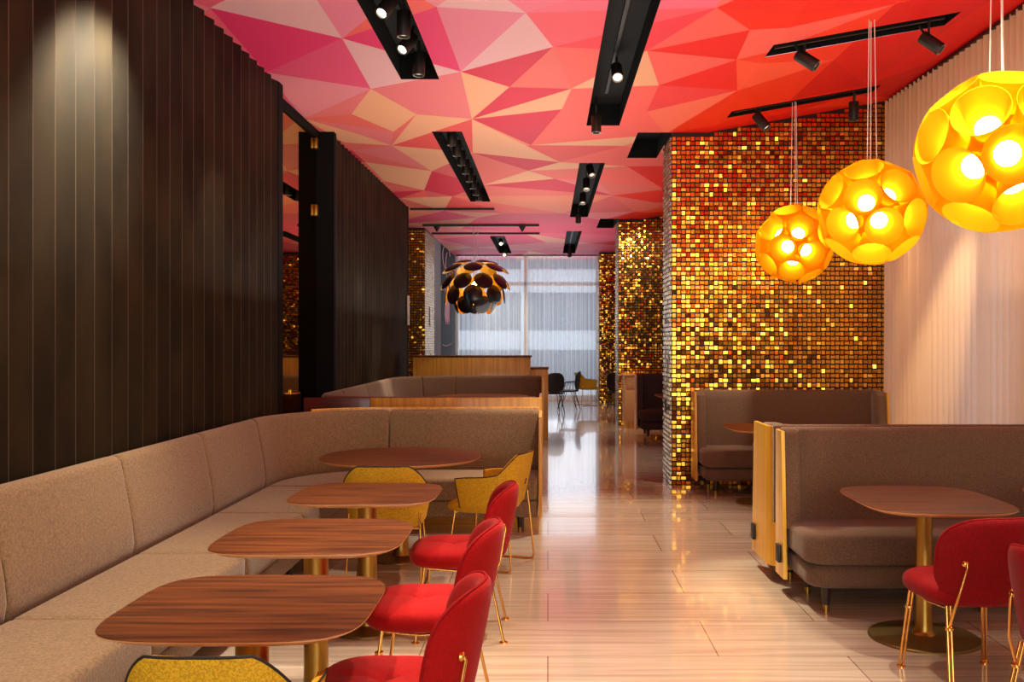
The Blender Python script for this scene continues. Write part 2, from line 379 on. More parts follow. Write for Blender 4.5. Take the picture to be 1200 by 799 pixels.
for f in F3:
    cen = sum((V3[i] for i in f), Vector((0, 0))) / len(f)
    if any(x0 < cen.x < x1 and y0 < cen.y < y1 for x0, x1, y0, y1 in HOLES): continue
    c = None
    for A_, B_, C_, cc_ in tri:
        if intri(cen, A_, B_, C_): c = cc_; break
    if c is None: c = pal_c[0]
    faces.append(list(f)); cols.append(c)
me = bpy.data.meshes.new('ceiling'); me.from_pydata([(v.x, v.y, ceilz(v.x)) for v in V3], [], faces)
attr = me.color_attributes.new('print', 'FLOAT_COLOR', 'CORNER')
for p, c in zip(me.polygons, cols):
    for li in p.loop_indices: attr.data[li].color = c
me.materials.append(M['ceil']); o = bpy.data.objects.new('ceiling', me); COL.objects.link(o); tag(o, kind='structure')
# dark recess boxes above the openings, and the roof slab over them
for n, (x0, x1, y0, y1) in enumerate(HOLES):
    mb = MB(); h = .22; t = .003
    za, zb = ceilz(x0), ceilz(x1); zt = max(za, zb) + h
    vs = [(x0, y0, za), (x1, y0, zb), (x1, y1, zb), (x0, y1, za), (x0, y0, zt), (x1, y0, zt), (x1, y1, zt), (x0, y1, zt)]
    mb.add(vs, [(0, 4, 5, 1), (1, 5, 6, 2), (2, 6, 7, 3), (3, 7, 4, 0), (4, 7, 6, 5)])
    o = mb.build('trim_%d' % (n + 1), 'recess', smooth=None); tag(o, kind='structure')
# walls
def slat_wall(name, y0, y1):
    mb = MB(); n = round((y1 - y0) / .2); st = (y1 - y0) / n
    for k in range(n):
        a = y0 + k * st; c = a + st
        z0, z1 = 0, ZC
        mb.add([(-2.445, a, z0), (-2.382, c - .006, z0), (-2.382, c - .006, z1), (-2.445, a, z1)], [(0, 1, 2, 3)], 0)
        mb.add([(-2.382, c - .006, z0), (-2.382, c, z0), (-2.382, c, z1), (-2.382, c - .006, z1)], [(0, 1, 2, 3)], 1)
        mb.add([(-2.382, c, z0), (-2.445, c, z0), (-2.445, c, z1), (-2.382, c, z1)], [(0, 1, 2, 3)], 0)
    mb.box(-2.62, -2.45, y0, y1, 0, ZC, mat=0)
    struct(mb, name, ['slat', 'slatedge'])
slat_wall('wall_left', YB, 8.46)
slat_wall('wall_left_beyond_door', 10.62, 16.3)
mb = MB(); mb.box(-2.62, -2.375, 8.461, 8.60, 0, ZC); mb.box(-2.60, -2.34, 10.5, 10.619, 0, ZC); mb.box(-2.60, -2.375, 16.301, 16.36, 0, ZC)
mb.box(-2.60, -2.50, 8.601, 10.499, 3.80, ZC); struct(mb, 'trim_left_posts', 'matte_black')
mb = MB(); mb.box(-2.56, -2.535, 8.60, 10.5, .02, 3.80); o = mb.build('window_1', 'smoked', smooth=None); tag(o, kind='structure')
# dim vestibule behind the smoked glass
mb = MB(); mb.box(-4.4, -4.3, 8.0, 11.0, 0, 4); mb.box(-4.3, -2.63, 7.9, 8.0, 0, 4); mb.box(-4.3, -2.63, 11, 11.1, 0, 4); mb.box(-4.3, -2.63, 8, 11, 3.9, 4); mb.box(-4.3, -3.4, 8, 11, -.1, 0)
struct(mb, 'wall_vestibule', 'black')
# beyond: recess, grey wall, black end panel
mb = MB(); mb.box(-3.2, -3.1, 16.36, 27, 0, 4.0); struct(mb, 'wall_left_recess', 'greywall')
mb = MB(); mb.box(-2.7, -2.5, 20.91, 22.4, 0, ZC); struct(mb, 'wall_left_grey', 'greywall')
mb = MB(); mb.box(-2.7, -2.5, 22.41, 25.89, 0, ZC); struct(mb, 'wall_left_black', 'matte_black')
# unseen rear wall; its big window opening is added to let ambient light in
mb = MB(); mb.box(-3.2, -2.0, YB - .2, YB, 0, 4.4); mb.box(3.4, 4.6, YB - .2, YB, 0, 4.4); mb.box(-2.0, 3.4, YB - .2, YB, 0, .35); mb.box(-2.0, 3.4, YB - .2, YB, 3.5, 4.4)
mb.box(.6, .75, YB - .2, YB, .35, 3.5); struct(mb, 'wall_rear', 'greywall')
# right window wall behind the curtain
mb = MB()
for y in [YB + k * 1.85 for k in range(17)]: mb.box(4.05, 4.15, y, y + .08, 0, 4.35)
mb.box(4.05, 4.15, YB, 26, 0, .25); mb.box(4.05, 4.15, YB, 26, 3.6, 4.5); mb.box(4.05, 4.15, YB, 26, 2.55, 2.62)
struct(mb, 'window_2', 'white')
# end window
mb = MB()
for x in (-2.5, -.64, 1.3): mb.box(x, x + .09, 25.9, 26.0, 0, ZC)
mb.box(-2.5, 4, 25.9, 26, 3.08, 3.18); mb.box(-2.5, 4, 25.9, 26, 0, .12)
struct(mb, 'window_3', 'lit_frame')
mb = MB(); mb.box(1.33, 4.1, 26.0, 26.2, 0, 4.4); struct(mb, 'wall_back', 'greywall')
# the building across the street
mb = MB()
mb.box(-14, 14, 36, 37, -1, 9, mat=0)
for z0, z1 in ((-.3, 1.25), (2.0, 3.4), (4.3, 6.4)): mb.box(-14, 14, 35.95, 35.995, z0, z1, mat=1)
for x in range(-13, 14, 3): mb.box(x, x + .25, 35.9, 35.949, -1, 9, mat=0)
o = mb.build('exterior_building', ['concrete', 'bwin'], smooth=None); tag(o, kind='structure')
mb = MB(); mb.box(-14, 14, 27.01, 36, -.2, -.05); o = mb.build('exterior_pavement', 'concrete', smooth=None); tag(o, kind='structure')

# ---------------------------------------------------------------- woven gold mosaic on the columns
def mosaic(mb, org, ud, nd, w, topfn, mat, seed, pitch=.051):
    r = random.Random(seed); ud = Vector(ud); nd = Vector(nd); org = Vector(org); nu = max(1, int(w / pitch)); pu = w / nu
    nz_ = int(4.3 / pitch)
    for i in range(nu):
        for j in range(nz_):
            cu = (i + .5) * pu; cz = (j + .5) * pitch
            top = topfn(org + ud * cu)
            if cz + pitch * .55 > top: continue
            if (i + j) % 2: hw, hh, lift = .0270, .0175, .019
            else: hw, hh, lift = .0190, .0225, .010
            hw *= pu / pitch
            if cu - hw < 0 or cu + hw > w: hw = min(cu, w - cu)
            tu = r.gauss(0, .06); tz = r.gauss(0, .07)
            if (i + j) % 2: tz += .03
            else: tz -= .02; tu += .03
            c = org + ud * cu + Vector((0, 0, cz))
            vs = []
            for s1, s2 in ((-1, -1), (1, -1), (1, 1), (-1, 1)):
                vs.append(c + ud * (s1 * hw * .9) + Vector((0, 0, s2 * hh * .9)) + nd * (lift + tu * s1 * hw + tz * s2 * hh))
            for s1, s2 in ((-1, -1), (1, -1), (1, 1), (-1, 1)):
                vs.append(c + ud * (s1 * hw) + Vector((0, 0, s2 * hh)) + nd * .001)
            mb.add(vs, [(0, 1, 2, 3), (4, 5, 1, 0), (5, 6, 2, 1), (6, 7, 3, 2), (7, 4, 0, 3)], mat)
def column(name, x0, x1, y0, y1, side, seed):
    """side: -1 aisle face on the low-x side, +1 on the high-x side"""
    mb = MB()
    vs = [(x0, y0, 0), (x1, y0, 0), (x1, y1, 0), (x0, y1, 0), (x0, y0, ceilz(x0)), (x1, y0, ceilz(x1)), (x1, y1, ceilz(x1)), (x0, y1, ceilz(x0))]
    if x1 > XS > x0:
        vs += [(XS, y0, 0), (XS, y0, ZC), (XS, y1, 0), (XS, y1, ZC)]
        mb.add(vs, [(0, 8, 9, 4), (8, 1, 5, 9), (3, 7, 11, 10), (10, 11, 6, 2), (0, 4, 7, 3), (1, 2, 6, 5)], 0)
    else: mb.add(vs, [(0, 1, 5, 4), (3, 7, 6, 2), (0, 4, 7, 3), (1, 2, 6, 5)], 0)
    tf = lambda p: ceilz(p.x)
    mosaic(mb, (x0, y0, 0), (1, 0, 0), (0, -1, 0), x1 - x0, tf, 1, seed)
    if side < 0: mosaic(mb, (x0, y1, 0), (0, -1, 0), (-1, 0, 0), y1 - y0, tf, 2, seed + 1)
    else: mosaic(mb, (x1, y0, 0), (0, 1, 0), (1, 0, 0), y1 - y0, tf, 2, seed + 1)
    struct(mb, name, ['gold_back', 'gold', 'silver'])
column('wall_mosaic_column', 1.36, 3.715, 10.54, 11.2, -1, 11)
column('wall_mosaic_column_middle', 1.33, 3.66, 18.04, 18.7, -1, 23)
column('wall_mosaic_column_end', 1.33, 3.66, 24.7, 25.2, -1, 37)
column('wall_mosaic_column_left', -3.1, -2.49, 19.4, 20.9, 1, 51)

# ---------------------------------------------------------------- curtains
def curtain_mesh(y0, y1, x, per, amp, zf, seed, along='y'):
    r = random.Random(seed); mb = MB(); n = int((y1 - y0) / per * 10); rows = 7
    vs = []; ph = 0
    for j in range(rows + 1):
        for i in range(n + 1):
            s = y0 + (y1 - y0) * i / n; t = j / rows
            k = 2 * PI * (s / per) + .9 * math.sin(s * 2.3 + seed) + .5 * math.sin(s * 5.1)
            a = amp * (.75 + .35 * math.sin(s * 1.7 + seed)) * (1.15 - .3 * t)
            off = a * math.sin(k) + .25 * a * math.sin(2 * k + 1)
            if along == 'y': xx = x + off; vs.append((xx, s, .02 + (zf(x) - .05) * t))
            else: vs.append((s, x + off, .02 + (zf(s) - .05) * t))
    fs = [(j * (n + 1) + i, j * (n + 1) + i + 1, (j + 1) * (n + 1) + i + 1, (j + 1) * (n + 1) + i) for j in range(rows) for i in range(n)]
    mb.add(vs, fs); return mb
def curtain(name, mb, mat, label, track):
    t = thing(name, label, 'curtain')
    mb.build('fabric', mat, t, smooth=80); k = MB(); k.box(*track); k.build('curtain_track', 'black', t, smooth=None)
    return t
curtain('sheer_curtain', curtain_mesh(YB + .1, 10.50, 3.715, .115, .046, ceilz, 3), 'curtain_w', 'warm beige sheer curtain in fine folds beside the three yellow pendant lamps', (3.69, 3.74, YB + .1, 10.45, 4.17, 4.20))
curtain('sheer_curtain', curtain_mesh(11.3, 25.2, 3.8, .13, .03, ceilz, 5), 'curtain_w', 'beige sheer curtain along the side windows beyond the near mosaic column', (3.77, 3.83, 11.3, 25.2, 4.19, 4.215))
curtain('sheer_curtain', curtain_mesh(-2.45, -.60, 25.45, .12, .03, lambda s: ZC, 8, 'x'), 'curtain_c', 'pale grey sheer curtain over the end window, from the black panel to the mullion', (-2.45, -.60, 25.42, 25.48, ZC - .03, ZC - .005))
curtain('sheer_curtain', curtain_mesh(-.58, 1.6, 25.45, .12, .03, lambda s: ZC, 9, 'x'), 'curtain_c', 'pale grey sheer curtain over the end window, from the mullion to the end mosaic column', (-.58, 1.6, 25.42, 25.48, ZC - .03, ZC - .005))

# ---------------------------------------------------------------- sweeps for the banquettes
def resample(path, step):
    out = [Vector(path[0])]
    for a, c in zip(path, path[1:]):
        a = Vector(a); c = Vector(c); L_ = (c - a).length; n = max(1, int(math.ceil(L_ / step)))
        for k in range(1, n + 1): out.append(a.lerp(c, k / n))
    return out
def arc(cx, cy, r, a0, a1, n=14): return [(cx + r * math.cos(math.radians(a0 + (a1 - a0) * k / n)), cy + r * math.sin(math.radians(a0 + (a1 - a0) * k / n))) for k in range(n + 1)]
def plen(path):
    d = [0]
    for a, c in zip(path, path[1:]): d.append(d[-1] + (Vector(c) - Vector(a)).length)
    return d
def at(path, d, s):
    s = max(0, min(d[-1], s))
    for i in range(len(d) - 1):
        if s <= d[i + 1] or i == len(d) - 2:
            t = (s - d[i]) / max(1e-9, d[i + 1] - d[i]); a = Vector(path[i]); c = Vector(path[i + 1])
            return a.lerp(c, t), (c - a).normalized()
def sweep(mb, path, s0, s1, prof, step=.06, rnd_end=.025, gap=.004, sgn=1, mat=None):
    """closed profile (offset towards the wall side, z) swept along the plan path, ends softly rounded"""
    d = plen(path); s0 += gap; s1 -= gap; n = max(4, int((s1 - s0) / step))
    ss = [s0, s0 + rnd_end * .3, s0 + rnd_end] + [s0 + rnd_end + (s1 - s0 - 2 * rnd_end) * k / n for k in range(1, n)] + [s1 - rnd_end, s1 - rnd_end * .3, s1]
    cx = sum(p[0] for p in prof) / len(prof); cz = sum(p[1] for p in prof) / len(prof)
    vs = []; m_ = len(prof)
    for s in ss:
        p, t = at(path, d, s)
        # smooth the direction
        p1, t1 = at(path, d, s - .05); p2, t2 = at(path, d, s + .05); t = (t1 + t2).normalized()
        nrm = Vector((-t.y, t.x)) * sgn
        e = min(s - s0, s1 - s); k = 0 if e >= rnd_end else (1 - math.sqrt(max(0, 1 - (1 - e / rnd_end) ** 2)))
        ins = k * rnd_end * .8
        for (o_, z_) in prof:
            dx, dz = o_ - cx, z_ - cz; L_ = math.hypot(dx, dz)
            q = max(0, 1 - ins / max(L_, 1e-6))
            oo = cx + dx * q; zz_ = cz + dz * q
            vs.append((p.x + nrm.x * oo, p.y + nrm.y * oo, zz_))
    fs = []
    for i in range(len(ss) - 1):
        for k in range(m_):
            l = (k + 1) % m_; fs.append((i * m_ + k, i * m_ + l, (i + 1) * m_ + l, (i + 1) * m_ + k))
    fs.append(tuple(range(m_))[::-1]); fs.append(tuple((len(ss) - 1) * m_ + k for k in range(m_)))
    mb.add(vs, fs, mat)
def rrect(x0, x1, z0, z1, r, n=5):
    pr = []
    for cx, cz, a in ((x1 - r, z1 - r, 0), (x0 + r, z1 - r, 90), (x0 + r, z0 + r, 180), (x1 - r, z0 + r, 270)):
        for k in range(n + 1):
            t = math.radians(a + 90 * k / n); pr.append((cx + r * math.cos(t), cz + r * math.sin(t)))
    return pr
def back_prof(zt, th=.17):
    """leaning front, rounded crest"""
    pr = [(th, .40), (th, zt - .06)]
    for k in range(0, 7):
        t = math.radians(k * 30); pr.append((th - .05 + .05 * math.cos(t) - .0 if k < 3 else .105 + .045 * math.cos(t), zt - .05 + .05 * math.sin(t)))
    pr += [(.045, zt - .12), (.02, zt - .25), (0.0, .60), (-.008, .50), (0.005, .42), (.03, .40)]
    return pr
def leg_mesh(h=.14, r0=.028, r1=.018):
    mb = MB(); mb.lathe([(r1, 0), (r1 * 1.05, h * .28)], 14, mat=1); mb.lathe([(r1 * 1.05, h * .28), (r0, h)], 14, mat=0); return mb
def add_leg(parent, x, y, h=.14, r0=.028, r1=.018):
    return leg_mesh(h, r0, r1).build('leg', ['legwood', 'brass_satin'], parent, loc=(x, y, 0))
def banquette(name, label, path, bseams, sseams, zt, fabric, sgn=1, legs=()):
    t = thing(name, label, 'banquette')
    for a, c in zip(bseams, bseams[1:]):
        mb = MB(); sweep(mb, path, a, c, back_prof(zt), sgn=sgn); mb.build('back_cushion', fabric, t, smooth=50)
    for a, c in zip(sseams, sseams[1:]):
        mb = MB(); sweep(mb, path, a, c, rrect(-.60, -.004, .27, .45, .035), sgn=sgn, rnd_end=.03); mb.build('seat_cushion', fabric, t, smooth=50)
    mb = MB(); sweep(mb, path, bseams[0], bseams[-1], rrect(-.575, .165, .13, .268, .02), sgn=sgn); mb.build('seat_base', fabric, t, smooth=50)
    d = plen(path)
    for s, o_ in legs:
        p, tt_ = at(path, d, s); nrm = Vector((-tt_.y, tt_.x)) * sgn
        add_leg(t, p.x + nrm.x * o_, p.y + nrm.y * o_, .135)
    return t
# near banquette: along the slatted wall, round the corner, returning to the aisle
path1 = [(-2.2, -1.5), (-2.2, 7.6)] + arc(-1.35, 7.6, .85, 180, 90)[1:] + [(-.08, 8.45)]
d1 = plen(path1); off = 1.5
s_at = lambda y: y + off
bs = [0.0, s_at(.3), s_at(1.5), s_at(2.7), s_at(3.9), s_at(5.1), s_at(6.3), s_at(7.46), d1[-1] - 1.32, d1[-1]]
b1 = banquette('banquette', 'long tan upholstered corner banquette along the black slatted wall, beside four walnut tables', path1, bs, bs, .97, 'fabric_tan', 1,
               [(s_at(y), -.50) for y in (.3, 1.5, 2.7, 3.9, 5.1, 6.3)] + [(s_at(y), .1) for y in (1.5, 3.9, 6.3)] + [(d1[-1] - .15, -.5), (d1[-1] - .15, .05), (d1[-1] - 1.2, -.5)])
mb = MB(); sweep(mb, path1, s_at(8.3), d1[-1] + .0, rrect(.178, .200, .13, .985, .008), rnd_end=.003, gap=0)
mb.box(-.078, -.05, 7.86, 8.65, .13, .955, bev=.006)
mb.build('side_panel', 'oak', b1, smooth=40)
# second, U shaped banquette
zt2 = 1.04
path2 = [(-.10, 9.42), (-1.5, 9.42)] + [(p[0], p[1]) for p in arc(-1.5, 10.12, .70, 270, 180)[1:]] + [(-2.2, 14.1)] + arc(-1.4, 14.1, .8, 180, 90)[1:] + [(-.10, 14.9)]
d2 = plen(path2)
Ls = d2[-1]
bs2 = [0, 1.2, 3.0, 4.4, 5.8, 7.2, Ls - 1.35, Ls]
b2 = banquette('banquette', 'U-shaped brown banquette with an oak back panel behind the long tan banquette', path2, bs2, bs2, zt2, 'fabric_brown', 1, [(.3, -.5), (Ls - .2, -.5), (Ls / 2, -.5), (Ls - .2, .05)])
mb = MB(); mb.box(-1.70, -.055, 9.19, 9.235, .10, 1.035, bev=.004); mb.build('back_panel', 'oak', b2, smooth=40)
mb = MB(); mb.box(-2.34, -1.702, 9.185, 9.235, .10, 1.035, bev=.004); mb.build('corner_panel', 'shaded_wood', b2, smooth=40)['label'] = 'corner of the back panel, its shade painted as dark reddish wood'  # darker wood colour stands for shading on this corner
mb = MB(); mb.box(-.085, -.06, 9.24, 10.05, .10, 1.035, bev=.004); mb.build('side_panel', 'oak', b2, smooth=40)
mb = MB(); mb.box(-.085, -.06, 14.25, 15.1, .10, 1.035, bev=.004); mb.build('side_panel', 'oak', b2, smooth=40)
# oak divider behind it
t = thing('divider_cabinet', 'tall oak divider with dark top behind the U-shaped banquette', 'divider', (-1.22, 15.55, 0))
mb = MB(); mb.box(-.94, .94, -.2, .2, .0, 1.32, bev=.004); mb.build('body', 'oak', t, smooth=40)
mb = MB(); mb.box(-.96, .96, -.22, .22, 1.321, 1.35, bev=.004); mb.build('top', 'walnut', t, smooth=40)
t = thing('divider_cabinet', 'low oak divider next to the aisle at the end of the taller divider', 'divider', (-.135, 15.62, 0))
mb = MB(); mb.box(-.14, .14, -.3, .3, .0, 1.13, bev=.004); mb.build('body', 'oak', t, smooth=40)
mb = MB(); mb.box(-.14, .15, -.31, .31, 1.131, 1.16, bev=.004); mb.build('top', 'walnut', t, smooth=40)

# ---------------------------------------------------------------- booths on the right
def booth(label, x0, x1, yb, facing, fabric, zt=1.0, depth=.72, shell='gold_veneer', socket=True, pd=.41, r=.09):
    """facing -1: seat opens towards the camera"""
    t = thing('booth_sofa', label, 'booth', ((x0 + x1) / 2, yb, 0))
    hw = (x1 - x0) / 2; f = facing
    def Y(a, c): return (min(f * a, f * c), max(f * a, f * c))
    # back cushion
    mb = MB()
    pr = []
    n0 = 10
    vs = []; fs = []
    prof = [(.02, .40), (.02, zt - .03), (.03, zt - .008), (.05, zt), (.085, zt - .003), (.105, zt - .025), (.115, zt - .10), (.14, .6), (.15, .46), (.15, .40)]
    xs = [-hw + .02, -hw + .03] + [-hw + .05 + (2 * hw - .10) * k / 10 for k in range(11)] + [hw - .03, hw - .02]
    for x in xs:
        e = min(x + hw - .02, hw - .02 - x); k = max(0, 1 - e / .03) * .012
        for (a, z) in prof: vs.append((x, f * (a + (k if a < .05 else -k)), z - (k if z > .9 else 0)))
    m_ = len(prof)
    for i in range(len(xs) - 1):
        for k in range(m_): l = (k + 1) % m_; fs.append((i * m_ + k, i * m_ + l, (i + 1) * m_ + l, (i + 1) * m_ + k))
    fs.append(tuple(range(m_))); fs.append(tuple((len(xs) - 1) * m_ + k for k in range(m_))[::-1])
    mb.add(vs, fs); mb.build('back_cushion', fabric, t, smooth=50)
    # wings
    for s in ((-1, 1)):
        mb = MB(); xa, xb = (-hw + .016, -hw + .11) if s < 0 else (hw - .11, hw - .016)
        q_ = pd - .41
        poly = [(.10, .42), (.10, zt - .02), (.13, zt), (.24 + q_ * .6, zt - .01), (.31 + q_, zt - .05), (.345 + q_, .75), (.40 + q_, .42)]
        vs = []
        for x, ins in ((xa, .012), (xa + .012, 0), (xb - .012, 0), (xb, .012)):
            for (a, z) in poly: vs.append((x, f * (a + (ins if a < .2 else -ins)), z - (ins if z > .7 else 0)))
        m_ = len(poly); fs = []
        for i in range(3):
            for k in range(m_): l = (k + 1) % m_; fs.append((i * m_ + k, i * m_ + l, (i + 1) * m_ + l, (i + 1) * m_ + k))
        fs.append(tuple(range(m_))); fs.append(tuple(3 * m_ + k for k in range(m_))[::-1])
        mb.add(vs, fs); mb.build('wing', fabric, t, smooth=50)
    # seat cushion with rounded front corners, and upholstered base
    def slab(z0, z1, d_, r, ins_x, mat):
        mb = MB(); out = []
        hx = hw - ins_x
        out += [(-hx, .13), (hx, .13)]
        for k in range(9):
            a = math.radians(90 * k / 8); out.append((hx - r + r * math.cos(a), d_ - r + r * math.sin(a)))
        for k in range(9):
            a = math.radians(90 + 90 * k / 8); out.append((-hx + r + r * math.cos(a), d_ - r + r * math.sin(a)))
        lv = [(z0, .02), (z0 + .012, .004), (z0 + .03, 0), (z1 - .035, 0), (z1 - .012, .012), (z1, .04)]
        cx, cy = 0, d_ * .55; vs = []; n_ = len(out)
        for z, ins in lv:
            for (x, y) in out:
                sx = 1 - ins / hx; sy = 1 - ins / (d_ * .5)
                vs.append((x * sx, f * (cy + (y - cy) * sy), z))
        fs = []
        for i in range(len(lv) - 1):
            for k in range(n_): l = (k + 1) % n_; fs.append((i * n_ + k, i * n_ + l, (i + 1) * n_ + l, (i + 1) * n_ + k))
        fs.append(tuple(range(n_))); fs.append(tuple((len(lv) - 1) * n_ + k for k in range(n_))[::-1])
        mb.add(vs, fs); return mb
    slab(.29, .46, depth, .13, .03, fabric).build('seat_cushion', fabric, t, smooth=50)
    slab(.15, .285, depth - .03, .12, .05, fabric).build('seat_base', fabric, t, smooth=50)
    # bent veneer shell: side panels and back
    mb = MB()
    o1 = [(-hw - .008, pd), (-hw - .008, r)] + [(-hw - .008 + r - r * math.cos(math.radians(90 * k / 8)), r - r * math.sin(math.radians(90 * k / 8))) for k in range(1, 9)]
    o1 += [(-x, y) for x, y in o1[::-1]]
    vs = []; n_ = len(o1)
    cen = Vector((0, .3))
    for z in (.11, zt - .015):
        for (x, y) in o1:
            yy = y
            if abs(x) > hw - .01 and y == pd: yy = y - (.07 if z > .5 else 0)
            vs.append((x, f * yy, z))
    for z in (.11, zt - .015):
        for (x, y) in o1:
            sx = (hw - .014) / (hw + .008); yy = y
            if abs(x) > hw - .01 and y == pd: yy = y - (.07 if z > .5 else 0)
            vs.append((x * sx, f * (yy if y == pd else max(yy + .015 * (1 - y / .4), .015)), z))
    fs = []
    for k in range(n_ - 1):
        fs.append((k, k + 1, n_ + k + 1, n_ + k)); fs.append((2 * n_ + k, 3 * n_ + k, 3 * n_ + k + 1, 2 * n_ + k + 1))
        fs.append((n_ + k, n_ + k + 1, 3 * n_ + k + 1, 3 * n_ + k)); fs.append((k, 2 * n_ + k, 2 * n_ + k + 1, k + 1))
    fs.append((0, n_, 3 * n_, 2 * n_)); fs.append((n_ - 1, 3 * n_ - 1, 4 * n_ - 1, 2 * n_ - 1))
    mb.add(vs, fs); sh = mb.build('shell', shell, t, smooth=50)
    if socket:
        mb = MB(); a, c = Y(pd - .13, pd - .06); mb.box(-hw - .03, -hw - .009, a, c, .20, .31, bev=.004); k = mb.build('power_socket', 'black', sh, smooth=40); k['label'] = 'black power socket'
        mb = MB(); mb.lathe([(.018, 0), (.018, .004)], 14); kk_ = mb.build('socket_face', 'piping', None, smooth=40); bpy.data.objects.remove(kk_)
    for sx in (-1, 0, 1):
        for a in (.18, depth - .10):
            if sx == 0 and a < .3: continue
            add_leg(t, sx * (hw - .16), f * a, .155, .03, .019)
    return t
booth('brown booth sofa facing the camera behind the table with the round bronze foot', 1.46, 3.6, 6.17, -1, 'fabric_brown', 1.03, .68, pd=.27, r=.06)
booth('brown booth sofa facing away, back to back with the booth by the bronze-footed table', 1.45, 3.6, 6.20, 1, 'fabric_brown', 1.035, .72, pd=.58, r=.16)
booth('brown booth sofa set against the near gold mosaic column', 1.56, 3.60, 10.48, -1, 'fabric_brown', 1.05, .74, 'oak', False)
booth('small dark brown booth sofa beyond the near mosaic column, beside the beige counter', 1.46, 3.3, 16.2, -1, 'fabric_dark', 1.04, .8, 'oak', False)
# counter by the middle column
t = thing('counter_cabinet', 'beige counter cabinet standing against the middle mosaic column', 'cabinet', (1.56, 17.55, 0))
mb = MB(); mb.box(-.17, .24, -.2, .42, .12, .95, bev=.004); mb.build('body', 'beigewood', t, smooth=40)
mb = MB(); mb.box(-.20, .26, -.23, .42, .951, .98, bev=.004); mb.build('top', 'beigewood', t, smooth=40)
mb = MB(); mb.box(-.15, .22, -.17, .40, 0, .119); mb.build('plinth', 'oak', t, smooth=None)
mb = MB(); mb.box(-.14, .21, -.218, -.201, .16, .70, bev=.003); mb.build('door', 'beigewood', t, smooth=40)
mb = MB(); mb.box(-.14, .21, -.218, -.201, .72, .93, bev=.003); mb.build('drawer', 'beigewood', t, smooth=40)

# ---------------------------------------------------------------- tables
def table(label, x, y, w, d_, power, pole_r, base_r, pole_mat='brass_satin', group=None, z=.74, rz=0):
    t = thing('dining_table', label, 'table', (x, y, 0), rz, group)
    n = 64; th = .016
    def ring(zz, ins):
        return [((w / 2 - ins) * sgnp(math.cos(2 * PI * k / n), 2 / power), (d_ / 2 - ins) * sgnp(math.sin(2 * PI * k / n), 2 / power), zz) for k in range(n)]
    mb = MB(); vs = ring(z, .002) + ring(z - .002, 0); mb.add(vs, [tuple(range(n))] + [(n + k, n + (k + 1) % n, (k + 1) % n, k) for k in range(n)], 0)
    vs = ring(z - .002, 0) + ring(z - .006, 0) + ring(z - .022, .03); fs = []
    for i in range(2):
        for k in range(n): l = (k + 1) % n; fs.append((i * n + k, (i + 1) * n + k, (i + 1) * n + l, i * n + l))
    fs.append(tuple(2 * n + k for k in range(n))[::-1]); mb.add(vs, fs, 1)
    mb.build('table_top', ['walnut', 'walnut_edge'], t, smooth=30)
    mb = MB(); mb.lathe([(base_r * .30, .016), (pole_r * 1.35, .026), (pole_r * 1.12, .045), (pole_r * 1.02, .08), (pole_r, .16), (pole_r, z - .045), (pole_r * 1.02, z - .023)], 32); mb.build('pole', pole_mat, t, smooth=60)
    mb = MB(); mb.lathe([(base_r, 0), (base_r, .008), (base_r * .985, .013), (base_r * .5, .019), (base_r * .28, .024)], 56); mb.build('base', 'bronze', t, smooth=40)
    return t
def copy_table(src, label, x, y, group=None):
    return dup(src, (x, y, 0), 0, label, group)
T1 = table('square walnut table in front of the single yellow chair nearest the camera', -.94, 3.05, .79, .77, 4.2, .052, .225)
copy_table(T1, 'square walnut table between the nearest and the third table of the banquette row', -1.0, 4.14)
copy_table(T1, 'square walnut table just before the yellow armchair seen from behind', -.995, 5.29)
table('round walnut table in the corner of the tan banquette', -1.07, 7.0, 1.16, 1.16, 2.2, .052, .24)
table('round walnut table inside the U-shaped banquette', -.92, 13.6, 1.3, 1.3, 2.3, .05, .24, z=.80)
TR = table('walnut table with round bronze foot, red velvet chair tucked in before it', 2.0, 5.10, .76, .92, 3.6, .042, .285)
copy_table(TR, 'walnut table cut by the picture edge in front of the brown booth', 3.03, 5.10)
copy_table(TR, 'walnut table before the booth against the near mosaic column', 2.12, 9.35)
copy_table(TR, 'walnut table before the back-to-back booth, mostly hidden by its gold shell', 2.05, 7.62)
copy_table(TR, 'small walnut table before the dark booth beyond the near mosaic column', 2.05, 14.9)
table('walnut table beside the yellow armchair near the end curtain', 1.66, 23.95, .70, .70, 4, .04, .24)
table('walnut table among the black chairs near the end window', -.30, 21.6, .75, .75, 4, .04, .24)

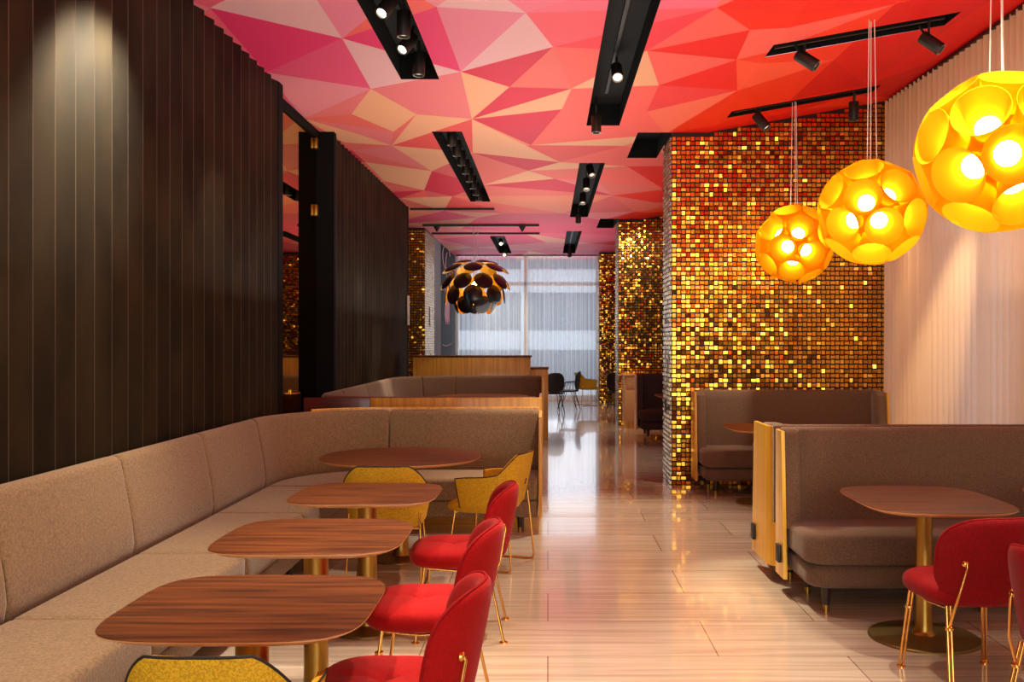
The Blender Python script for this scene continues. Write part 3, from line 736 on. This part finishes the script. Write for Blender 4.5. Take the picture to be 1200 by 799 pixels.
# ---------------------------------------------------------------- red chairs (front = local +y)
def red_chair(name, label, mat, loc, rz, group):
    t = thing(name, label, 'chair', loc, rz, group)
    def seatfn(p, side):
        p = p.copy()
        if side > 0:
            r2 = p.x * p.x + p.y * p.y; p.z -= .030 * math.exp(-r2 / .0016)
            a = math.atan2(p.y, p.x); r = math.sqrt(r2)
            p.z -= .012 * math.exp(-((r - .10) / .08) ** 2) * (abs(math.cos(2 * a)) ** 10)
        p.z += .435; p.y += .02 + 0; return p
    mb = MB(); pillow(mb, .50, .47, .115, 3.1, 16, 56, seatfn, .42); mb.build('seat', mat, t, smooth=60)
    # backrest: a wide curved pad leaning back
    def bend(p, side):
        x, h, th = p.x, p.y, p.z
        y = -.235 - .20 * (h + .2) + 2.3 * x * x + (th) + (.018 if side > 0 else 0) * 0
        return Vector((x, y - .0, .605 + h))
    mb = MB(); pillow(mb, .47, .40, .062, 3.0, 12, 56, bend, .5); bk = mb.build('backrest', mat, t, smooth=60)
    pts_ = []
    for k in range(56):
        a = 2 * PI * k / 56; x = .235 * sgnp(math.cos(a), 2 / 3.0); h = .20 * sgnp(math.sin(a), 2 / 3.0); pts_.append(bend(Vector((x, h, 0)), 0))
    mb = MB(); mb.tube(pts_, .0055, 8, closed=True); mb.build('piping', 'maroon', bk, smooth=60)
    # tubular legs: two slim rods each, joined by a collar, on a foot pad
    for sx in (-1, 1):
        for fr in (1, -1):
            xt, yt = sx * .185, (.16 if fr > 0 else -.17); xb, yb_ = sx * .215, (.205 if fr > 0 else -.255)
            mb = MB(); top = .395
            for o_ in (-.009, .009):
                mb.tube([(xb + o_, yb_, .004), (xb + (xt - xb) * .7 + o_, yb_ + (yt - yb_) * .7, .28), (xt + o_, yt, top)], .0062, 8)
            mb.lathe([(.021, 0), (.021, .006), (.012, .011)], 16, (xb, yb_, 0))
            k = .74; mb.lathe([(.018, -.005), (.018, .005)], 14, (xb + (xt - xb) * k, yb_ + (yt - yb_) * k, .30))
            mb.build('leg', 'brass', t, smooth=50)
        mb = MB(); p0 = Vector((sx * .193, -.19, .30)); bx = sx * .150
        yb2 = bend(Vector((bx, -.01, -.031)), 0).y
        mb.tube([p0, (sx * .185, -.235, .42), (bx, yb2 - .012, .585), (bx, yb2 - .008, .60)], .0065, 8)
        b0 = len(mb.v); mb.lathe([(.001, -.012), (.016, -.010), (.017, -.002), (.010, .006)], 16); mb.xf(b0, Matrix.Translation((bx, yb2 - .004, .60)) @ Matrix.Rotation(PI / 2, 4, 'X'))
        mb.build('back_bracket', 'brass', t, smooth=50)
        mb = MB(); mb.tube([(sx * .19, -.16, .385), (sx * .19, 0, .372), (sx * .185, .15, .385)], .006, 8); mb.build('seat_rail', 'brass', t, smooth=50)
    return t
gR = 'red chairs along the aisle side of the walnut tables'
RC = red_chair('upholstered_chair', 'red upholstered chair at the walnut table nearest the camera, cut by the picture bottom', 'red', (-.515, 3.13, 0), PI / 2 - .03, gR)
dup(RC, (-.52, 4.12, 0), PI / 2, 'red upholstered chair at the second walnut table, between two other red chairs', gR)
dup(RC, (-.49, 5.22, 0), PI / 2 + .02, 'red upholstered chair at the third walnut table, in front of the yellow armchair', gR)
gV = 'red velvet chairs at the booths'
RV = red_chair('upholstered_chair', 'dark red velvet chair seen whole from behind at the bronze-footed table', 'velvet', (1.95, 4.47, 0), .12, gV)
dup(RV, (2.09, 3.66, 0), -PI / 2 + .35, 'dark red velvet chair cut by the picture edge, only its back showing', gV)
dup(RV, (2.16, 8.72, 0), .22, 'dark red velvet chair half hidden behind the gold booth shell', gV)

# ---------------------------------------------------------------- yellow armchairs (front = local +y)
def armchair(label, loc, rz, group):
    t = thing('shell_armchair', label, 'chair', loc, rz, group)
    def radii(z):  # half width / half depth by height
        k = (z - .42) / .38
        return .235 + .055 * min(1, k * 1.4), .225 + .075 * k
    def topz(a):   # a = degrees away from the back centre
        a = abs(a)
        if a < 22: return .80
        if a < 62: return .80 - .135 * ((a - 22) / 40) ** 1.25
        return .665 - (a - 62) / 50 * .035
    n = 40; rows = 8; vs = []; edge = []
    for s in (0, 1):
        for j in range(rows + 1):
            for i in range(n + 1):
                a = -112 + 224 * i / n; zt_ = topz(a); z = .40 + (zt_ - .40) * j / rows
                wx, wy = radii(z); ins = .0 if s == 0 else .030
                if j == 0: wx *= .80; wy *= .84
                ar = math.radians(a); e = .62
                x = (wx - ins) * sgnp(math.sin(ar), e); y = -(wy - ins) * sgnp(math.cos(ar), e) - .0
                vs.append((x, y, z + (0 if s == 0 else -.004)))
    fs = []; st = (rows + 1) * (n + 1)
    for s in (0, 1):
        for j in range(rows):
            for i in range(n):
                q = (s * st + j * (n + 1) + i, s * st + j * (n + 1) + i + 1, s * st + (j + 1) * (n + 1) + i + 1, s * st + (j + 1) * (n + 1) + i)
                fs.append(q if s else q[::-1])
    for i in range(n):
        a0 = rows * (n + 1) + i; fs.append((a0, a0 + 1, st + a0 + 1, st + a0)); fs.append((i, st + i, st + i + 1, i + 1))
    for j in range(rows):
        for i in (0, n): a0 = j * (n + 1) + i; fs.append((a0, a0 + n + 1, st + a0 + n + 1, st + a0))
    mb = MB(); mb.add(vs, fs); sh = mb.build('shell', 'yellow', t, smooth=50)
    pts_ = [Vector(vs[rows * (n + 1) + i]) + Vector((0, 0, .001)) for i in range(n + 1)]
    pts_ = [Vector(vs[0])] + [Vector(vs[j * (n + 1)]) for j in range(1, rows)] + pts_ + [Vector(vs[j * (n + 1) + n]) for j in range(rows - 1, -1, -1)]
    mb = MB(); mb.tube(pts_, .0042, 6); mb.build('piping', 'piping', sh, smooth=60)
    def sf(p, side): return p + Vector((0, .03, .425))
    mb = MB(); pillow(mb, .45, .46, .085, 4, 10, 48, sf, .4); mb.build('seat', 'yellow', t, smooth=60)
    for sx in (-1, 1):
        # bent sled side of slim brass rod
        mb = MB(); x0 = sx * .20; x1 = sx * .235
        mb.tube([(x0, .17, .41), (x1, .215, .03), (x1, .20, .009), (x1, .17, .008), (x1, -.22, .008), (x1, -.25, .012), (x1, -.26, .035), (sx * .22, -.215, .50)], .0075, 8)
        mb.build('leg', 'brass', t, smooth=50)
    mb = MB(); mb.tube([(-.20, .17, .39), (.20, .17, .39)], .007, 8); mb.tube([(-.215, -.15, .39), (.215, -.15, .39)], .007, 8); mb.build('seat_frame', 'brass', t, smooth=50)
    mb = MB(); mb.tube([(.0, -.275, .58), (.0, -.284, .62)], .004, 6); lp = mb.build('pull_tab', 'piping', sh); 
    return t
gY = 'yellow armchairs around the banquette tables'
YA = armchair('mustard yellow armchair cut by the bottom of the picture at the nearest table', (-.86, 2.63, 0), .0, gY)
YA.scale = (.84, .95, 1.0)
dup(YA, (-1.03, 6.22, 0), .03, 'mustard yellow armchair seen from behind between the third and the round table', gY)
dup(YA, (-.42, 6.80, 0), 1.25, 'mustard yellow armchair at the round table by the end of the banquette', gY)
dup(YA, (.98, 23.7, 0), -1.2, 'small yellow armchair by the end curtain', 'armchairs by the end window')
dup(YA, (2.4, 24.1, 0), 1.7, 'yellow armchair behind the table at the end mosaic column', 'armchairs by the end window')

# ---------------------------------------------------------------- black wire chairs
def wire_chair(label, loc, rz, group):
    t = thing('wire_chair', label, 'chair', loc, rz, group)
    def sf(p, side): return p + Vector((0, .0, .45))
    mb = MB(); pillow(mb, .46, .44, .05, 3, 8, 40, sf, .4); mb.build('seat', 'blackpad', t, smooth=60)
    def bf(p, side): return Vector((p.x, -.21 - .12 * (p.y + .2) + 1.0 * p.x * p.x + p.z, .68 + p.y))
    mb = MB(); pillow(mb, .44, .44, .045, 2.6, 10, 40, bf, .5); mb.build('backrest', 'blackpad', t, smooth=60)
    for sx in (-1, 1):
        for sy in (-1, 1):
            mb = MB(); mb.tube([(sx * .13, sy * .12, .43), (sx * .22, sy * .23, .004)], .008, 6); mb.tube([(sx * .17, sy * .08, .43), (sx * .22, sy * .23, .004)], .006, 6); mb.build('leg', 'black', t)
        mb = MB(); mb.tube([(sx * .20, -.21, .66), (sx * .265, -.05, .655), (sx * .26, .12, .64), (sx * .23, .18, .56), (sx * .2, .17, .44)], .007, 6)
        for k in range(5):
            y = -.15 + .07 * k; mb.tube([(sx * .215, y, .45), (sx * .26, y + .04, .65)], .004, 5); mb.tube([(sx * .215, y + .05, .45), (sx * .26, y - .02, .65)], .004, 5)
        mb.build('wire_arm', 'black', t)
    return t
gB = 'black wire chairs near the end window'
WC = wire_chair('black wire chair nearest the low oak divider, back towards us', (.10, 20.9, 0), .25, gB)
dup(WC, (.48, 21.9, 0), 1.35, 'black wire chair in side view with open wire arms, standing mid-aisle', gB)
dup(WC, (1.58, 21.3, 0), -.5, 'black wire chair beside the beige counter, facing the yellow armchair', gB)
dup(WC, (-.25, 22.6, 0), 3.0, 'black wire chair behind the one by the low oak divider', gB)

# ---------------------------------------------------------------- pendant lamps
def sphere_points(n, seed=1):
    r = random.Random(seed); ps = []
    for i in range(n):
        z = 1 - 2 * (i + .5) / n; a = i * 2.399963; q = math.sqrt(1 - z * z); ps.append(Vector((q * math.cos(a), q * math.sin(a), z)))
    for it in range(200):
        nw = []
        for i, p in enumerate(ps):
            f = Vector()
            for j, q in enumerate(ps):
                if i != j: d_ = p - q; f += d_ / max(d_.length ** 3, 1e-4)
            nw.append((p + f * .012).normalized())
        ps = nw
    return ps
SP = sphere_points(26)
# turn the set so that one cup looks at the camera
q0 = min(SP, key=lambda p: (p - Vector((0, -1, 0))).length)
rotq = q0.rotation_difference(Vector((-.25, -.95, -.20)).normalized()); SP = [rotq @ p for p in SP]
def align(dirn): return Vector((0, 0, 1)).rotation_difference(dirn).to_matrix().to_4x4()
def pendant(label, loc, R, rz, group):
    t = thing('pendant_lamp', label, 'lamp', loc, rz, group)
    mb = MB(); mb.lathe([(.066, .540), (.070, .60), (.078, .68), (.094, .78), (.118, .89), (.136, .965), (.133, .967), (.114, .89), (.090, .78), (.074, .685), (.066, .61), (.062, .545), (.066, .540)], 28, cap=False)
    # scale: lathe radii are fractions of 1 metre / R handled below
    vs0 = [Vector((v.x * R / .40 * 1.06, v.y * R / .40 * 1.06, v.z * R)) for v in mb.v]; f0 = mb.f
    me_ = MB(); me_.add(vs0, f0); first = me_.build('shade', 'shade', t, smooth=50)
    mb = MB(); mb.lathe([(.001, .66), (.035, .65), (.060, .62), (.064, .58)], 14, cap=False)
    mb.v = [Vector((v.x * R / .40, v.y * R / .40, v.z * R)) for v in mb.v]
    fb = mb.build('bulb', 'bulb', first, smooth=60); fb['label'] = 'glowing white bulb in the cup'
    first.matrix_local = align(SP[0])
    for p in SP[1:]:
        c = first.copy(); COL.objects.link(c); c.parent = t; c.matrix_local = align(p)
        d_ = fb.copy(); COL.objects.link(d_); d_.parent = c
    mb = MB(); superellipsoid(mb, R * .56, R * .56, R * .56, 1, 1, 28, 16); mb.build('gap_glow_globe', 'gap_glow', t, smooth=80)  # added globe, gives the lit orange depth between the cups
    mb = MB(); zt_ = ceilz(loc[0]) - loc[2] - .004
    for k in range(3):
        a = 2.1 * k + .5; mb.tube([(R * .55 * .2 * math.cos(a), R * .2 * .55 * math.sin(a), R * .5), (.022 * math.cos(a), .022 * math.sin(a), zt_)], .0035, 6)
    mb.build('cord', 'cord', t, smooth=50)
    return t
gP = 'yellow pendant lamps over the booths'
PL = pendant('large yellow cup-cluster pendant lamp cut by the picture edge, before the sheer curtain', (2.235, 4.76, 2.51), .385, .0, gP)
dup(PL, (2.43, 7.2, 2.545), .9, 'yellow cup-cluster pendant lamp hanging in the middle of the three', gP)
dup(PL, (2.50, 9.72, 2.56), 2.1, 'smallest-looking yellow cup-cluster pendant lamp, before the mosaic column', gP)

# black disc chandelier
t = thing('disc_chandelier', 'big chandelier of black discs with gold insides over the oak divider', 'lamp', (-1.44, 19.0, 2.66))
rings = [(-70, 4, .48, .17), (-42, 7, .57, .18), (-16, 8, .62, .19), (10, 9, .63, .19), (36, 7, .66, .185), (58, 5, .60, .16)]
def disc_mesh(r):
    mb = MB(); mb.lathe([(.001, 0), (r * .5, -.006), (r * .85, -.022), (r, -.040)], 28, mat=0, cap=False)
    mb.lathe([(.001, -.004), (r * .5, -.010), (r * .85, -.026), (r, -.040)], 28, mat=1, cap=False); return mb
for el, n, rr_, r in rings:
    for k in range(n):
        a = 2 * PI * (k + (.5 if int(el) % 4 else 0)) / n - PI / 2; e = math.radians(el)
        dr = Vector((math.cos(e) * math.cos(a), math.cos(e) * math.sin(a), math.sin(e)))
        tilt = Vector((math.cos(a) * math.cos(e + .42), math.sin(a) * math.cos(e + .42), math.sin(e + .42)))
        o = disc_mesh(r).build('disc', ['disc_black', 'disc_gold'], t, smooth=60)
        o.matrix_local = Matrix.Translation(dr * rr_) @ align(tilt)
        mb = MB(); mb.tube([(0, 0, -.01), (0, 0, -rr_ + .12)], .005, 5); mb.build('stem', 'disc_gold', o)
mb = MB(); superellipsoid(mb, .07, .07, .10, 1, 1, 20, 12); k = mb.build('glowing_core', emis('core_glow', (1, .72, .32, 1), 40), t, smooth=80)
mb = MB(); zt_ = ZC - 2.66 - .004
for k in range(3):
    a = 2.1 * k; mb.tube([(.02 * math.cos(a), .02 * math.sin(a), .12), (.06 * math.cos(a), .06 * math.sin(a), zt_)], .005, 6)
mb.build('cord', 'cord', t)

# ---------------------------------------------------------------- spotlights and tracks
def spot_proto():
    t = thing('spotlight', 'x', 'spotlight')
    mb = MB(); mb.lathe([(.048, .07), (.050, .065), (.050, -.11), (.047, -.118), (.036, -.118), (.036, -.095)], 24, cap=False); mb.lathe([(.001, .07), (.048, .07)], 24, cap=False)
    mb.build('body', 'spot', t, smooth=40)
    mb = MB(); mb.lathe([(.001, -.098), (.037, -.098)], 20, cap=False); mb.build('lens', 'lens', t, smooth=None)
    mb = MB(); mb.lathe([(.037, -.1185), (.047, -.1195)], 24, cap=False); mb.build('rim', 'ring', t)
    return t
SPT = spot_proto()
used = [False]
def spot(loc, aim, label, group, lit=True, stem=None):
    d_ = (Vector(aim) - Vector(loc)).normalized()
    o = SPT if not used[0] else dup(SPT); used[0] = True
    o.location = loc; o['label'] = label; o['group'] = group
    o.rotation_euler = (-d_).to_track_quat('Z', 'Y').to_euler()
    for ch in o.children:
        if ch.name.startswith('lens') and not lit:
            me_ = ch.data.copy() if ch.data.materials[0] != M['lens_dim'] else ch.data
            me_.materials[0] = M['lens_dim']; ch.data = me_
        elif ch.name.startswith('lens') and ch.data.materials[0] == M['lens_dim']:
            me_ = ch.data.copy(); me_.materials[0] = M['lens']; ch.data = me_
    # a stem up to the track, in world upright direction
    zt_ = ceilz(loc[0]) + (.182 if stem is None else -.004) - loc[2]
    mb = MB(); mb.tube([(0, 0, 0), (0, 0, zt_)], .010, 8)
    s_ = mb.build('bracket', 'spot', None); s_.parent = o
    s_.matrix_local = (o.rotation_euler.to_matrix().to_4x4()).inverted()
    return o
def sl(energy, loc, aim, size=40, blend=.6, col=(1, .82, .6), r=.05):
    L_ = bpy.data.lights.new('spot_light', 'SPOT'); L_.energy = energy; L_.spot_size = math.radians(size); L_.spot_blend = blend; L_.color = col; L_.shadow_soft_size = r
    o = bpy.data.objects.new('spot_light', L_); COL.objects.link(o); o.location = loc
    o.rotation_euler = (Vector(aim) - Vector(loc)).to_track_quat('-Z', 'Y').to_euler(); return o
def track(label, x0, x1, y0, y1, z0, z1, group=None, slope=False):
    mb = MB()
    if slope:
        vs = []
        for x in (x0, x1):
            for y in (y0, y1):
                for z in (z0, z1): vs.append((x, y, ceilz(x) + z))
        mb.add(vs, [(0, 1, 3, 2), (4, 6, 7, 5), (0, 4, 5, 1), (2, 3, 7, 6), (0, 2, 6, 4), (1, 5, 7, 3)])
    else: mb.box(x0, x1, y0, y1, z0, z1)
    o = mb.build('light_track', 'black', smooth=None); return tag(o, label, 'light track', group)
gT = 'light tracks in the ceiling recesses'
track('black light track in the recess above the tan banquette', -1.13, -1.10, 4.7, 8.3, 4.055, 4.085, gT)
track('black light track in the recess beyond the smoked glass door', -1.12, -1.09, 10.6, 15.6, 4.055, 4.085, gT)
track('black light track in the long recess over the aisle', .57, .60, 4.4, 9.6, 4.055, 4.085, gT)
track('black light track in the second recess over the aisle', .56, .59, 12.5, 17.6, 4.055, 4.085, gT)
track('black light track in the far recess beside the disc chandelier', -1.12, -1.09, 21.0, 24.9, 4.055, 4.085, gT)
track('black light track in the far recess before the end curtain, over the aisle', .54, .57, 20.1, 24.9, 4.055, 4.085, gT)
track('black light track on the sloping red ceiling above the large pendant lamp', 1.8, 3.15, 7.60, 7.63, .02, .05, gT, True)
track('black light track on the sloping red ceiling just before the near mosaic column', 1.9, 3.3, 9.80, 9.83, .02, .05, gT, True)
track('thin black ceiling bar at the end of the slatted wall', -2.37, -.92, 16.48, 16.53, ZC - .035, ZC - .002)
track('thin black ceiling bar with small cones, before the chandelier cords', -2.45, -.17, 18.75, 18.80, ZC - .045, ZC - .002)
track('thin black ceiling bar just behind the one with cones', -2.45, -.17, 20.2, 20.24, ZC - .04, ZC - .002)
for x, lb in ((-2.17, 'small black cone fitting over the chandelier, by the wall'), (-.50, 'small black cone fitting on the thin bar, by the far recess')):
    mb = MB(); mb.lathe([(.012, -.10), (.07, -.0)], 16); o = mb.build('ceiling_cone', 'black', loc=(x, 18.775, ZC - .046)); tag(o, lb, 'ceiling fitting', 'cone fittings on the thin ceiling bar')
gs1 = 'spotlights in the recess above the tan banquette'
spot((-1.14, 6.05, 3.90), (-1.5, 4.6, 0), 'black cylinder spotlight in the banquette recess, cut by the top of the picture', gs1)
spot((-1.10, 6.62, 3.90), (-1.75, 5.4, 2.4), 'lit spotlight in the banquette recess, between the top picture edge and a dark one', gs1)
spot((-1.06, 7.05, 3.93), (-1.06, 6.95, 0), 'dark spotlight in the banquette recess pointing straight down, between two lit ones', gs1, False)
spot((-1.08, 7.45, 3.90), (-1.75, 6.35, 2.6), 'lit spotlight in the banquette recess, near its end', gs1)
spot((-1.06, 7.90, 3.88), (-1.15, 7.6, 0), 'spotlight at the very end of the banquette recess, hanging below the ceiling', gs1, False)
gs2 = 'downlights in the recess beyond the glass door'
words_ = ['first', 'second', 'third', 'fourth', 'fifth', 'sixth', 'seventh', 'eighth']
for k in range(8):
    spot((-1.10, 10.95 + k * .62, 3.93), (-1.10, 10.9 + k * .62, 0), 'downlight in the recess beyond the glass door, %s one counted from the camera' % words_[k], gs2, False)
gs3 = 'spotlights over the aisle'
spot((.60, 8.35, 3.93), (.62, 6.6, 2.2), 'glaring spotlight in the long aisle recess', gs3)
spot((.49, 9.70, 3.80), (.46, 9.4, 0), 'dark spotlight hanging at the end of the long aisle recess', gs3, False)
spot((.58, 13.1, 3.92), (.9, 11.9, 2.4), 'dark tilted spotlight at the near end of the second aisle recess', gs3, False)
spot((.57, 14.2, 3.92), (.56, 13.4, 2.4), 'spotlight in the second aisle recess, in its middle', gs3, False)
spot((.57, 15.6, 3.92), (.50, 14.8, 2.4), 'spotlight in the second aisle recess, near its far end', gs3, False)
spot((.55, 17.3, 3.82), (.55, 17.2, 0), 'spotlight hanging out of the second aisle recess at its end', gs3, False)
spot((-1.09, 22.3, 3.90), (-1.0, 20.6, 2.7), 'pale lit spotlight in the far recess beside the chandelier', gs3)
spot((-1.09, 24.3, 3.84), (-1.09, 24.2, 0), 'spotlight at the end of the far recess before the end curtain', gs3, False)
spot((.55, 24.2, 3.82), (.55, 24.1, 0), 'dark spotlight at the end of the far aisle recess', gs3, False)
gs4 = 'spotlights on the sloping red ceiling'
spot((2.02, 7.55, 3.80), (2.55, 7.3, 3.35), 'spotlight on the sloping red ceiling, aisle end of the track over the large pendant', gs4, False, .02)
spot((2.98, 7.5, 3.92), (3.5, 7.2, 3.40), 'spotlight on the sloping red ceiling aimed at the curtain', gs4, False, .02)
spot((2.15, 9.72, 3.82), (2.5, 9.5, 3.3), 'spotlight at the aisle end of the track before the mosaic column', gs4, False, .02)
spot((3.10, 9.72, 3.93), (3.10, 9.70, 0), 'upright spotlight on the track before the mosaic column, near the curtain', gs4, False, .02)

# ---------------------------------------------------------------- small fittings
GD = bpy.data.objects['window_1']
mb = MB(); mb.box(-2.534, -2.522, 9.42, 9.48, 1.015, 1.105, bev=.004)
mb.tube([(-2.524, 9.45, 1.06), (-2.484, 9.45, 1.06), (-2.479, 9.47, 1.06), (-2.479, 9.57, 1.06)], .009, 8); mb.build('door_handle', 'brass', GD, smooth=50)
for z, lb in ((3.0, 'brass hinge clamp high on the glass door by the black post'), (3.73, 'small brass clamp at the top of the glass door')):
    mb = MB(); mb.box(-2.533, -2.50, 10.40, 10.49, z - .06, z + .06, bev=.004); o = mb.build('door_hinge', 'brass_satin', GD)
mb = MB(); mb.box(-2.49, -2.46, 20.0, 20.1, 1.9, 2.3); o = mb.build('pull_bar', 'black', bpy.data.objects['wall_mosaic_column_left'])
mb = MB(); mb.box(-2.372, -2.35, 16.15, 16.30, 1.85, 2.35, bev=.004); o = mb.build('pull_bar', 'white', bpy.data.objects['wall_left_beyond_door'])
mb = MB(); mb.box(1.315, 1.332, 10.75, 10.83, .78, .92, bev=.003); o = mb.build('wall_socket', 'black'); tag(o, 'black wall socket on the silver side of the near mosaic column', 'socket')
# line artwork on the black end panel
mb = MB()
def wob(cy, cz, ry, rz_, n, ph): return [(-2.488 + .0, cy + ry * math.cos(2 * PI * k / n + ph), cz + rz_ * math.sin(2 * PI * k / n + ph)) for k in range(n + 1)]
mb.tube(wob(23.6, 3.62, .9, .30, 20, .4)[:17], .007, 6); mb.tube(wob(23.9, 3.45, .5, .35, 20, 2)[:15], .007, 6)
for k in range(7): mb.tube([(-2.488, 23.2 + .16 * k, 2.9 - .05 * k), (-2.488, 23.35 + .14 * k, 2.55), (-2.488, 23.15 + .17 * k, 2.25 - .04 * (k % 3)), (-2.488, 23.45 + .12 * k, 2.0 + .06 * (k % 3))], .007, 6)
mb.tube([(-2.488, 22.7, 1.50), (-2.488, 23.5, 1.46), (-2.488, 24.8, 1.52)], .007, 6)
o = mb.build('wall_artwork', 'pink', smooth=50); tag(o, 'pink squiggly line drawing on the black end wall behind the chandelier', 'artwork')

# ---------------------------------------------------------------- lights
WC_ = (1, .87, .66)
sl(760, (-.95, 5.6, 3.80), (-2.38, 5.1, 2.7), 40, 1.0, WC_)
sl(170, (-1.08, 7.4, 3.80), (-2.38, 6.85, 2.5), 20, 1.0, WC_)
sl(420, (-1.14, 4.7, 3.84), (-2.0, 4.2, .6), 66, .8, WC_)
sl(420, (-1.10, 6.0, 3.84), (-1.7, 5.7, .6), 60, .8, WC_)
sl(260, (-1.06, 7.9, 3.78), (-1.5, 7.6, .6), 60, .8, WC_)
sl(360, (-1.0, 3.0, 3.80), (-1.0, 2.9, 0), 64, .8, WC_)
sl(240, (-.1, 4.4, 3.80), (-.35, 4.1, 0), 44, .8, WC_)
sl(600, (.60, 8.6, 3.80), (.45, 8.2, 0), 60, .8, WC_)
sl(420, (.58, 6.0, 3.84), (.1, 5.2, 0), 56, .8, WC_)
sl(350, (.58, 4.4, 3.84), (.6, 3.6, 0), 64, .8, WC_)
for k in range(4): sl(160, (-1.10, 11.0 + k * 1.4, 3.84), (-1.5, 11.0 + k * 1.4, .7), 64, .8, WC_)
sl(240, (.56, 13.4, 3.84), (.4, 13.0, 0), 60, .8, WC_)
sl(220, (.56, 17.0, 3.80), (.4, 17.0, 0), 60, .8, WC_)
sl(200, (.55, 21.5, 3.84), (.5, 21.6, 0), 70, .8, WC_)
sl(260, (.55, 24.2, 3.80), (.2, 25.2, 1.4), 70, .8, WC_)
sl(300, (-1.1, 24.2, 3.80), (-1.1, 25.4, 2.4), 50, .8, WC_)
sl(420, (2.98, 7.6, 3.75), (3.7, 9.0, 1.5), 26, .9, (1, .8, .55))
sl(200, (3.10, 9.72, 3.75), (3.6, 9.6, 1.6), 40, .9, (1, .8, .55))
sl(300, (2.15, 9.6, 3.70), (2.3, 10.5, 1.9), 60, .8, WC_)
sl(260, (2.1, 7.5, 3.75), (2.3, 6.0, .5), 56, .8, WC_)
sl(330, (2.1, 4.3, 3.80), (2.1, 4.9, 0), 56, .8, WC_)
sl(800, (.62, 7.7, 3.80), (1.42, 6.4, .5), 26, .9, (1, .88, .6))
sl(600, (-1.10, 13.2, 3.80), (-2.38, 13.4, 1.2), 22, 1, WC_)
sl(400, (-1.10, 11.6, 3.80), (-2.38, 12.2, 2.0), 22, 1, WC_)
sl(110, (1.6, 16.2, 3.75), (1.9, 18, 2.0), 90, .8, WC_)
def area(energy, loc, aim, sx, sy, col):
    L_ = bpy.data.lights.new('soft_light', 'AREA'); L_.shape = 'RECTANGLE'; L_.size = sx; L_.size_y = sy; L_.energy = energy; L_.color = col
    o = bpy.data.objects.new('soft_light', L_); COL.objects.link(o); o.location = loc
    o.rotation_euler = (Vector(aim) - Vector(loc)).to_track_quat('-Z', 'Y').to_euler(); return o
# added fill behind the camera, then daylight at the side and end windows
area(230, (.7, YB + .1, 2.0), (.5, 6, 1.9), 5.2, 3.0, (1, .96, .80))  # added fill lamp, tinted to offset the pink ceiling bounce
area(40, (4.6, 4.0, 2.2), (0, 4, 2.0), 9, 3.2, (.95, .97, 1))
area(95, (-.5, 26.6, 2.2), (-.5, 20, 2.0), 4.5, 3.2, (.86, .93, 1))
# added fill for the printed ceiling: no fixture, stands in for floor bounce
for x, y, e in ((-.2, 4.0, 60), (-.3, 9.5, 60), (-.2, 14.5, 55), (-.3, 20, 55), (2.4, 6.2, 30)):
    area(e, (x, y, 1.9), (x, y, 4), 2.2, 3.6, (1, .90, .80))

w = bpy.data.worlds.new('World'); scene.world = w; w.use_nodes = True
bg = w.node_tree.nodes['Background']; bg.inputs[0].default_value = (.80, .88, 1.0, 1); bg.inputs[1].default_value = 1.3

cam = bpy.data.cameras.new('camera'); co = bpy.data.objects.new('camera', cam); COL.objects.link(co); scene.camera = co
co.location = (0, 0, HC); co.rotation_euler = (PI / 2, 0, 0)
cam.sensor_width = 36; cam.lens = F / 1200 * 36; cam.shift_x = -(U0 - 600) / 1200; cam.shift_y = (V0 - 399.5) / 1200; cam.clip_start = .05
vs_ = scene.view_settings; vs_.view_transform = 'Standard'; vs_.look = 'None'; vs_.gamma = 1; vs_.use_curve_mapping = False; vs_.exposure = 0.0
scene.cycles.use_denoising = True
scene.cycles.max_bounces = 10; scene.cycles.diffuse_bounces = 4; scene.cycles.glossy_bounces = 5; scene.cycles.transparent_max_bounces = 12
scene.cycles.sample_clamp_indirect = 6
